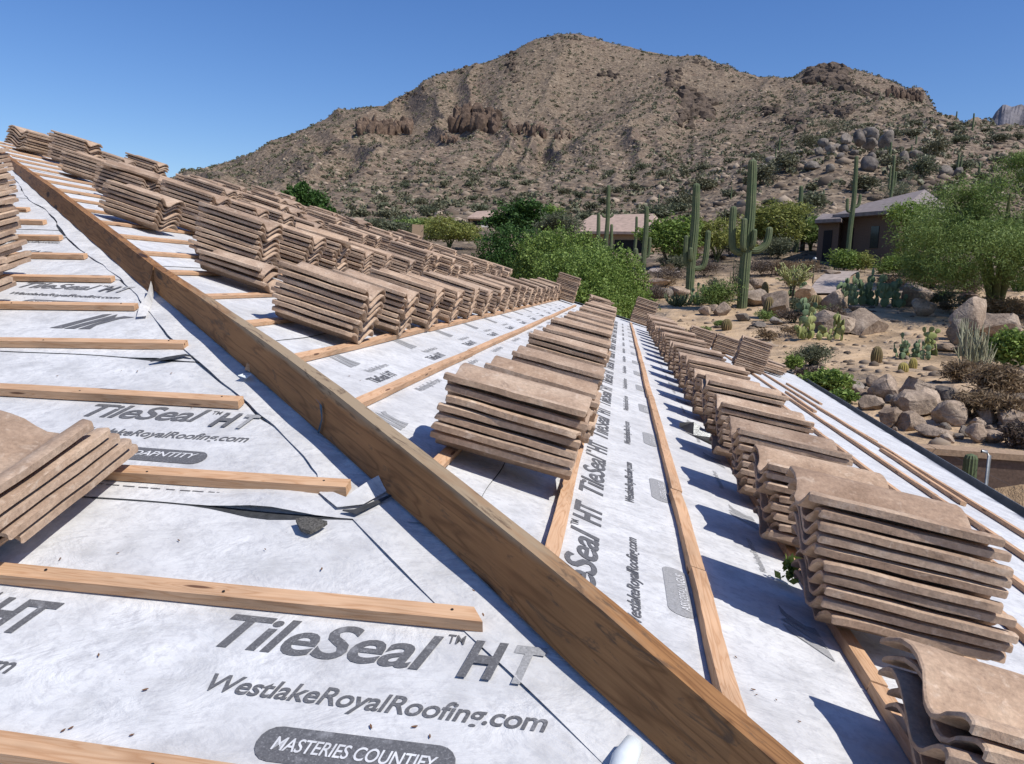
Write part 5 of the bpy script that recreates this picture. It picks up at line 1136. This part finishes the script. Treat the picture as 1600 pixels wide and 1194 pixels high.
ICO = None
def stones(name, label, n, d0, d1, s0, s1, mat, seed, x0=-200, x1=1750, power=1.3, thr=None):
    bm = bmesh.new(); bmesh.ops.create_icosphere(bm, subdivisions=1, radius=1); IV = np.array([v.co[:] for v in bm.verts]); IF = np.array([[v.index for v in f.verts] for f in bm.faces]); bm.free()
    X, Y, D, r = scatter_xy(n, d0, d1, x0, x1, seed, power)
    if thr is not None: keep = fbm(X / 14, Y / 14, 61, 3) > thr; X, Y, D = X[keep], Y[keep], D[keep]
    Z = terrain(X, Y); n = len(X); sz = s0 + (s1 - s0) * r.random(n) ** 3
    v = IV[None] * (1 + .35 * (r.random((n, len(IV), 1)) - .5)) * sz[:, None, None] * (.6 + .8 * r.random((n, 1, 3))) * np.array([1, 1, .62]); v += np.stack([X, Y, Z], 1)[:, None]
    F_ = (IF[None] + (np.arange(n) * len(IV))[:, None, None]).reshape(-1, 3); o = fastmesh(name, v.reshape(-1, 3), F_, mat); tag(o, label, 'stones', None, 'stuff')
stm = NT('loose_stones'); g_ = stm.n('ShaderNodeNewGeometry'); stm.base(stm.ramp(g_.outputs['Random Per Island'], [(0, (.08, .06, .045)), (.35, (.16, .12, .085)), (.7, (.26, .2, .145)), (1, (.38, .30, .22))])); M['stones'] = stm.m
stones('hillside_stones', 'loose tan stones littering the mountainside', 16000, 85, 620, .18, 1.3, M['stones'], 8, thr=-.2)
stones('knoll_stones', 'loose stones over the boulder knoll and lower slope', 5000, 58, 170, .08, .5, M['stones'], 18, 1000, 1700)
stones('garden_gravel', 'small stones scattered over the garden sand', 3200, 10.5, 55, .012, .15, M['stones'], 28, 980, 1700, 1.0)
# ------------------------------------------------------------------ boulders
BO = [(1180, 478, 44, 26, 'rock', 'pale boulder behind the leaning barrel cactus'), (1208, 497, 46, 42, 'rock', 'round tan boulder touching the leaning barrel cactus'), (1258, 470, 50, 24, 'rock', 'grey boulder below the pale cholla'), (1302, 482, 44, 30, 'rock', 'pale smooth boulder left of the broad prickly pear'),
 (1300, 518, 76, 32, 'rock', 'left half of the long grey boulder in the sand'), (1352, 520, 72, 36, 'rock', 'long rounded mossy boulder in the middle of the sand'), (1340, 488, 34, 10, 'rock', 'flat stone on the sand behind the long boulder'), (1437, 478, 62, 34, 'rock', 'large oval boulder right of the broad prickly pear'), (1442, 494, 36, 26, 'rock', 'small pinkish boulder in front of the large oval one'),
 (1510, 532, 56, 66, 'rock', 'tall rounded grey boulder of the stacked pair'), (1515, 478, 40, 18, 'crag_red', 'reddish rock topping the stacked pair'), (1562, 528, 68, 38, 'rock', 'broad cracked boulder at the right of the stacked pair'), (1475, 548, 34, 12, 'rock', 'flat dark stone right of the dense prickly pear'), (1492, 540, 30, 40, 'rockdark', 'dark cleft boulder below the stacked pair'),
 (1382, 626, 42, 40, 'rock', 'pale egg shaped boulder above the gutter'), (1362, 604, 20, 18, 'rock', 'small grey rock left above the egg shaped boulder'), (1336, 610, 30, 16, 'rockdark', 'dark rock among the green ground cover'), (1432, 622, 58, 34, 'rock', 'angular boulder right of the egg shaped one'), (1474, 624, 32, 20, 'rockdark', 'dark boulder in the second rank of the rock bank'),
 (1358, 640, 40, 22, 'rock', 'rounded rock below the egg shaped boulder'), (1390, 668, 34, 32, 'rock', 'blocky pinkish boulder at the foot of the bank'), (1422, 672, 46, 28, 'rock', 'wide blocky boulder in the lower rank'), (1430, 648, 60, 36, 'rock', 'rounded grey boulder in the centre of the bank'), (1455, 642, 46, 34, 'rock', 'second rounded boulder in the centre of the bank'),
 (1482, 664, 52, 38, 'rock', 'cracked boulder in front of the tan bushes'), (1460, 682, 60, 18, 'rock', 'long flat rock in the lowest rank'), (1525, 692, 32, 30, 'rock', 'leaning wedge of rock near the wall cap'), (1552, 690, 40, 18, 'rock', 'flat pale rock right of the leaning wedge'), (1540, 660, 32, 24, 'rock', 'rounded rock among the tan bushes'), (1580, 665, 44, 26, 'rock', 'boulder at the far right of the bank'),
 (1590, 640, 40, 26, 'rockdark', 'dark rock at the right edge above the bank'), (1500, 648, 34, 22, 'rock', 'rock between the cracked boulder and the tan bushes'), (1405, 640, 30, 24, 'rock', 'small wedge behind the blocky pinkish boulder'), (1498, 686, 16, 9, 'rockdark', 'small dark stone on the lower sand, right'), (1478, 687, 14, 7, 'rockdark', 'small dark stone on the lower sand, middle'), (1465, 692, 16, 8, 'rockdark', 'small dark stone on the lower sand, left'),
 (1160, 502, 24, 12, 'rockdark', 'dark flat stone below the tallest saguaro'), (1212, 508, 22, 12, 'rockdark', 'dark stone right of the leaning barrel cactus'), (1185, 512, 26, 10, 'rockdark', 'flat dark stone on the sand near the tile stacks'), (1100, 492, 22, 14, 'rock', 'pale stone behind the far tile stacks'), (1128, 492, 28, 20, 'rock', 'pinkish angular rock below the straw green bush'), (1115, 486, 18, 10, 'rock', 'small stone beside the pinkish angular rock'),
 (1035, 465, 44, 14, 'rockdark', 'fallen dark log like rock left of the tall saguaros'), (1060, 462, 40, 14, 'rock', 'pale slab left of the left tall saguaro'), (1030, 448, 40, 12, 'rock', 'flat rock slab near the grove'), (1180, 452, 30, 16, 'rock', 'pale rock behind the dark brown barrel'), (1322, 498, 18, 9, 'rockdark', 'small dark stone beside the long boulder'), (1408, 468, 26, 14, 'rock', 'small boulder behind the large oval one'), (1300, 430, 24, 8, 'rock', 'flat pale stone edging the driveway'), (1165, 470, 24, 30, 'rock', 'pale crumbly rock behind the trunk of the tallest saguaro')]
for i, (px, py, w_, h_, mt, lab) in enumerate(BO): boulder(px, py, w_, h_, mt, lab, 'garden boulders', rz=random.Random(i).uniform(-.6, .6), angular=1.0 if i % 3 else .8)
rs_ = random.Random(31)
for i in range(46):
    px = rs_.uniform(1335, 1600); py = rs_.uniform(612, 696); s_ = rs_.uniform(7, 17); boulder(px, py, s_ * 1.4, s_, 'rock' if i % 4 else 'rockdark', 'small broken rock wedged among the boulders of the bank', 'small rocks of the bank', angular=.95, rz=i)
KB = [(1303, 224, 18, 14), (1322, 226, 22, 22), (1340, 224, 28, 22), (1364, 232, 23, 25), (1341, 234, 26, 16), (1345, 248, 18, 12), (1342, 266, 26, 22), (1360, 246, 16, 14), (1392, 250, 20, 17), (1412, 246, 22, 12), (1318, 240, 12, 8), (1290, 238, 16, 10), (1268, 236, 18, 14), (1280, 244, 16, 12), (1296, 248, 14, 10), (1300, 236, 14, 12), (1262, 248, 14, 12),
      (1366, 256, 14, 10), (1402, 264, 14, 8), (1192, 262, 22, 14), (1180, 270, 24, 12), (1205, 258, 12, 12), (1255, 268, 26, 12), (1282, 272, 16, 12), (1242, 265, 16, 10), (1426, 262, 18, 12), (1460, 272, 22, 16), (1480, 272, 20, 14), (1442, 262, 14, 10), (1225, 250, 12, 10), (1330, 214, 12, 8)]
so = sorted(range(len(KB)), key=lambda i: KB[i][0])
for r_, i in enumerate(so):
    px, py, w_, h_ = KB[i]; D = 128 if py < 240 else (118 if py < 258 else 108); p, D = P_on(px, max(py, 236), 80, 200)
    zt = at(px, py, D)[2]; o = boulder(px, py, w_, h_ , 'rockdark', '%s grey boulder from the left on the boulder knoll' % ordn(r_ + 1), 'boulders on the knoll', D=D, angular=.5, rz=i); o.location.z = min(zt, o.location.z + 6) if py < 236 else o.location.z
# crags on the mountain: one rough rock mass each
def crag(px, py, wpx, hpx, mat, label, n=22, seed=0, tilt=0.0, columns=False):
    n = int(n * 2.2); r = random.Random(seed); bm = bmesh.new(); p0, D0 = P_on(px, py); k = mpp(D0, px)
    for i in range(n):
        t = r.uniform(-.5, .5); x = px + wpx * t; y = py + hpx * r.uniform(-.5, .5) + tilt * t * wpx; p, D = P_on(x, y)
        if D > D0 * 1.6 or D < D0 * .5: continue
        s = min(wpx, hpx * 1.5) * k * r.uniform(.16, .45); b = rockmesh(s * (1.0 if columns else 1.6), s * 1.3, s * (2.4 if columns else 1.2), r.randint(0, 9999), .25, 2, angular=.9)
        M_ = Matrix.Translation(Vector(p) - Vector((0, 0, s * .6))) @ Matrix.Rotation(r.uniform(0, 6), 4, 'Z') @ Matrix.Rotation(r.uniform(-.3, .3), 4, 'X')
        bmesh.ops.transform(b, matrix=M_, verts=b.verts[:]); me = bpy.data.meshes.new('x'); b.to_mesh(me); b.free(); bm.from_mesh(me); bpy.data.meshes.remove(me)
    o = tocomp('rock_outcrop', bm, M[mat], None, False); tag(o, label, 'outcrop', 'mountain outcrops')
CG = [(600, 204, 84, 16, 'crag_red', 'reddish cliff band on the left flank of the mountain', 34, .0, True), (745, 196, 66, 24, 'crag_red', 'red brown cliff below the centre left slope', 40, .05, True), (820, 208, 60, 12, 'crag_red', 'reddish ledge trailing right from the red brown cliff', 18, .1, True), (702, 222, 26, 8, 'crag_red', 'small red ledge low left of the red brown cliff', 10, 0, True),
      (800, 105, 16, 50, 'crag', 'dark rib running down from the left summit shoulder', 26, 0, False), (1052, 125, 20, 30, 'crag', 'dark rib high on the right of the summit', 16, 0, False), (1088, 165, 46, 28, 'crag', 'dark crag on the right slope above the gully', 36, .5, False), (1070, 185, 26, 26, 'crag', 'dark broken rocks under the right slope crag', 18, .3, False), (1205, 172, 22, 14, 'crag', 'small dark crag in the middle of the right gully', 10, 0, False),
      (1292, 118, 60, 24, 'crag', 'dark domed crag crowning the right shoulder', 60, -.1, False), (1310, 132, 40, 18, 'crag', 'dark rocks just below the domed crag', 24, .2, False), (1350, 145, 40, 12, 'crag', 'broken rocks right of the domed crag', 18, .4, False), (1412, 152, 56, 12, 'crag_red', 'brown rimrock near the right end of the shoulder', 26, .15, True), (1290, 170, 40, 14, 'crag', 'dark outcrop below the right shoulder, left one', 20, 0, False), (1318, 176, 22, 18, 'crag', 'dark outcrop below the right shoulder, right one', 14, 0, False),
      (1240, 190, 26, 20, 'crag', 'dark rocks low in the right gully', 12, .8, False), (950, 118, 30, 12, 'crag', 'small dark ledge under the summit', 8, 0, False), (880, 215, 26, 8, 'crag_red', 'short red ledge in the mountain centre', 7, 0, True), (640, 150, 50, 8, 'crag', 'rocky rim on the left skyline', 12, -.45, False), (720, 112, 50, 8, 'crag', 'rocky rim on the upper left skyline', 12, -.4, False), (1095, 98, 60, 8, 'crag', 'rocky rim on the skyline right of the summit', 14, .3, False), (520, 235, 14, 14, 'crag', 'small dark pinnacle on the lower left flank', 6, 0, False), (870, 60, 60, 6, 'crag', 'scattered rocks along the summit', 10, 0, False)]
for i, (px, py, w_, h_, mt, lab, n, tl, col) in enumerate(CG): crag(px, py, w_, h_, mt, lab, n, i + 3, tl, col)
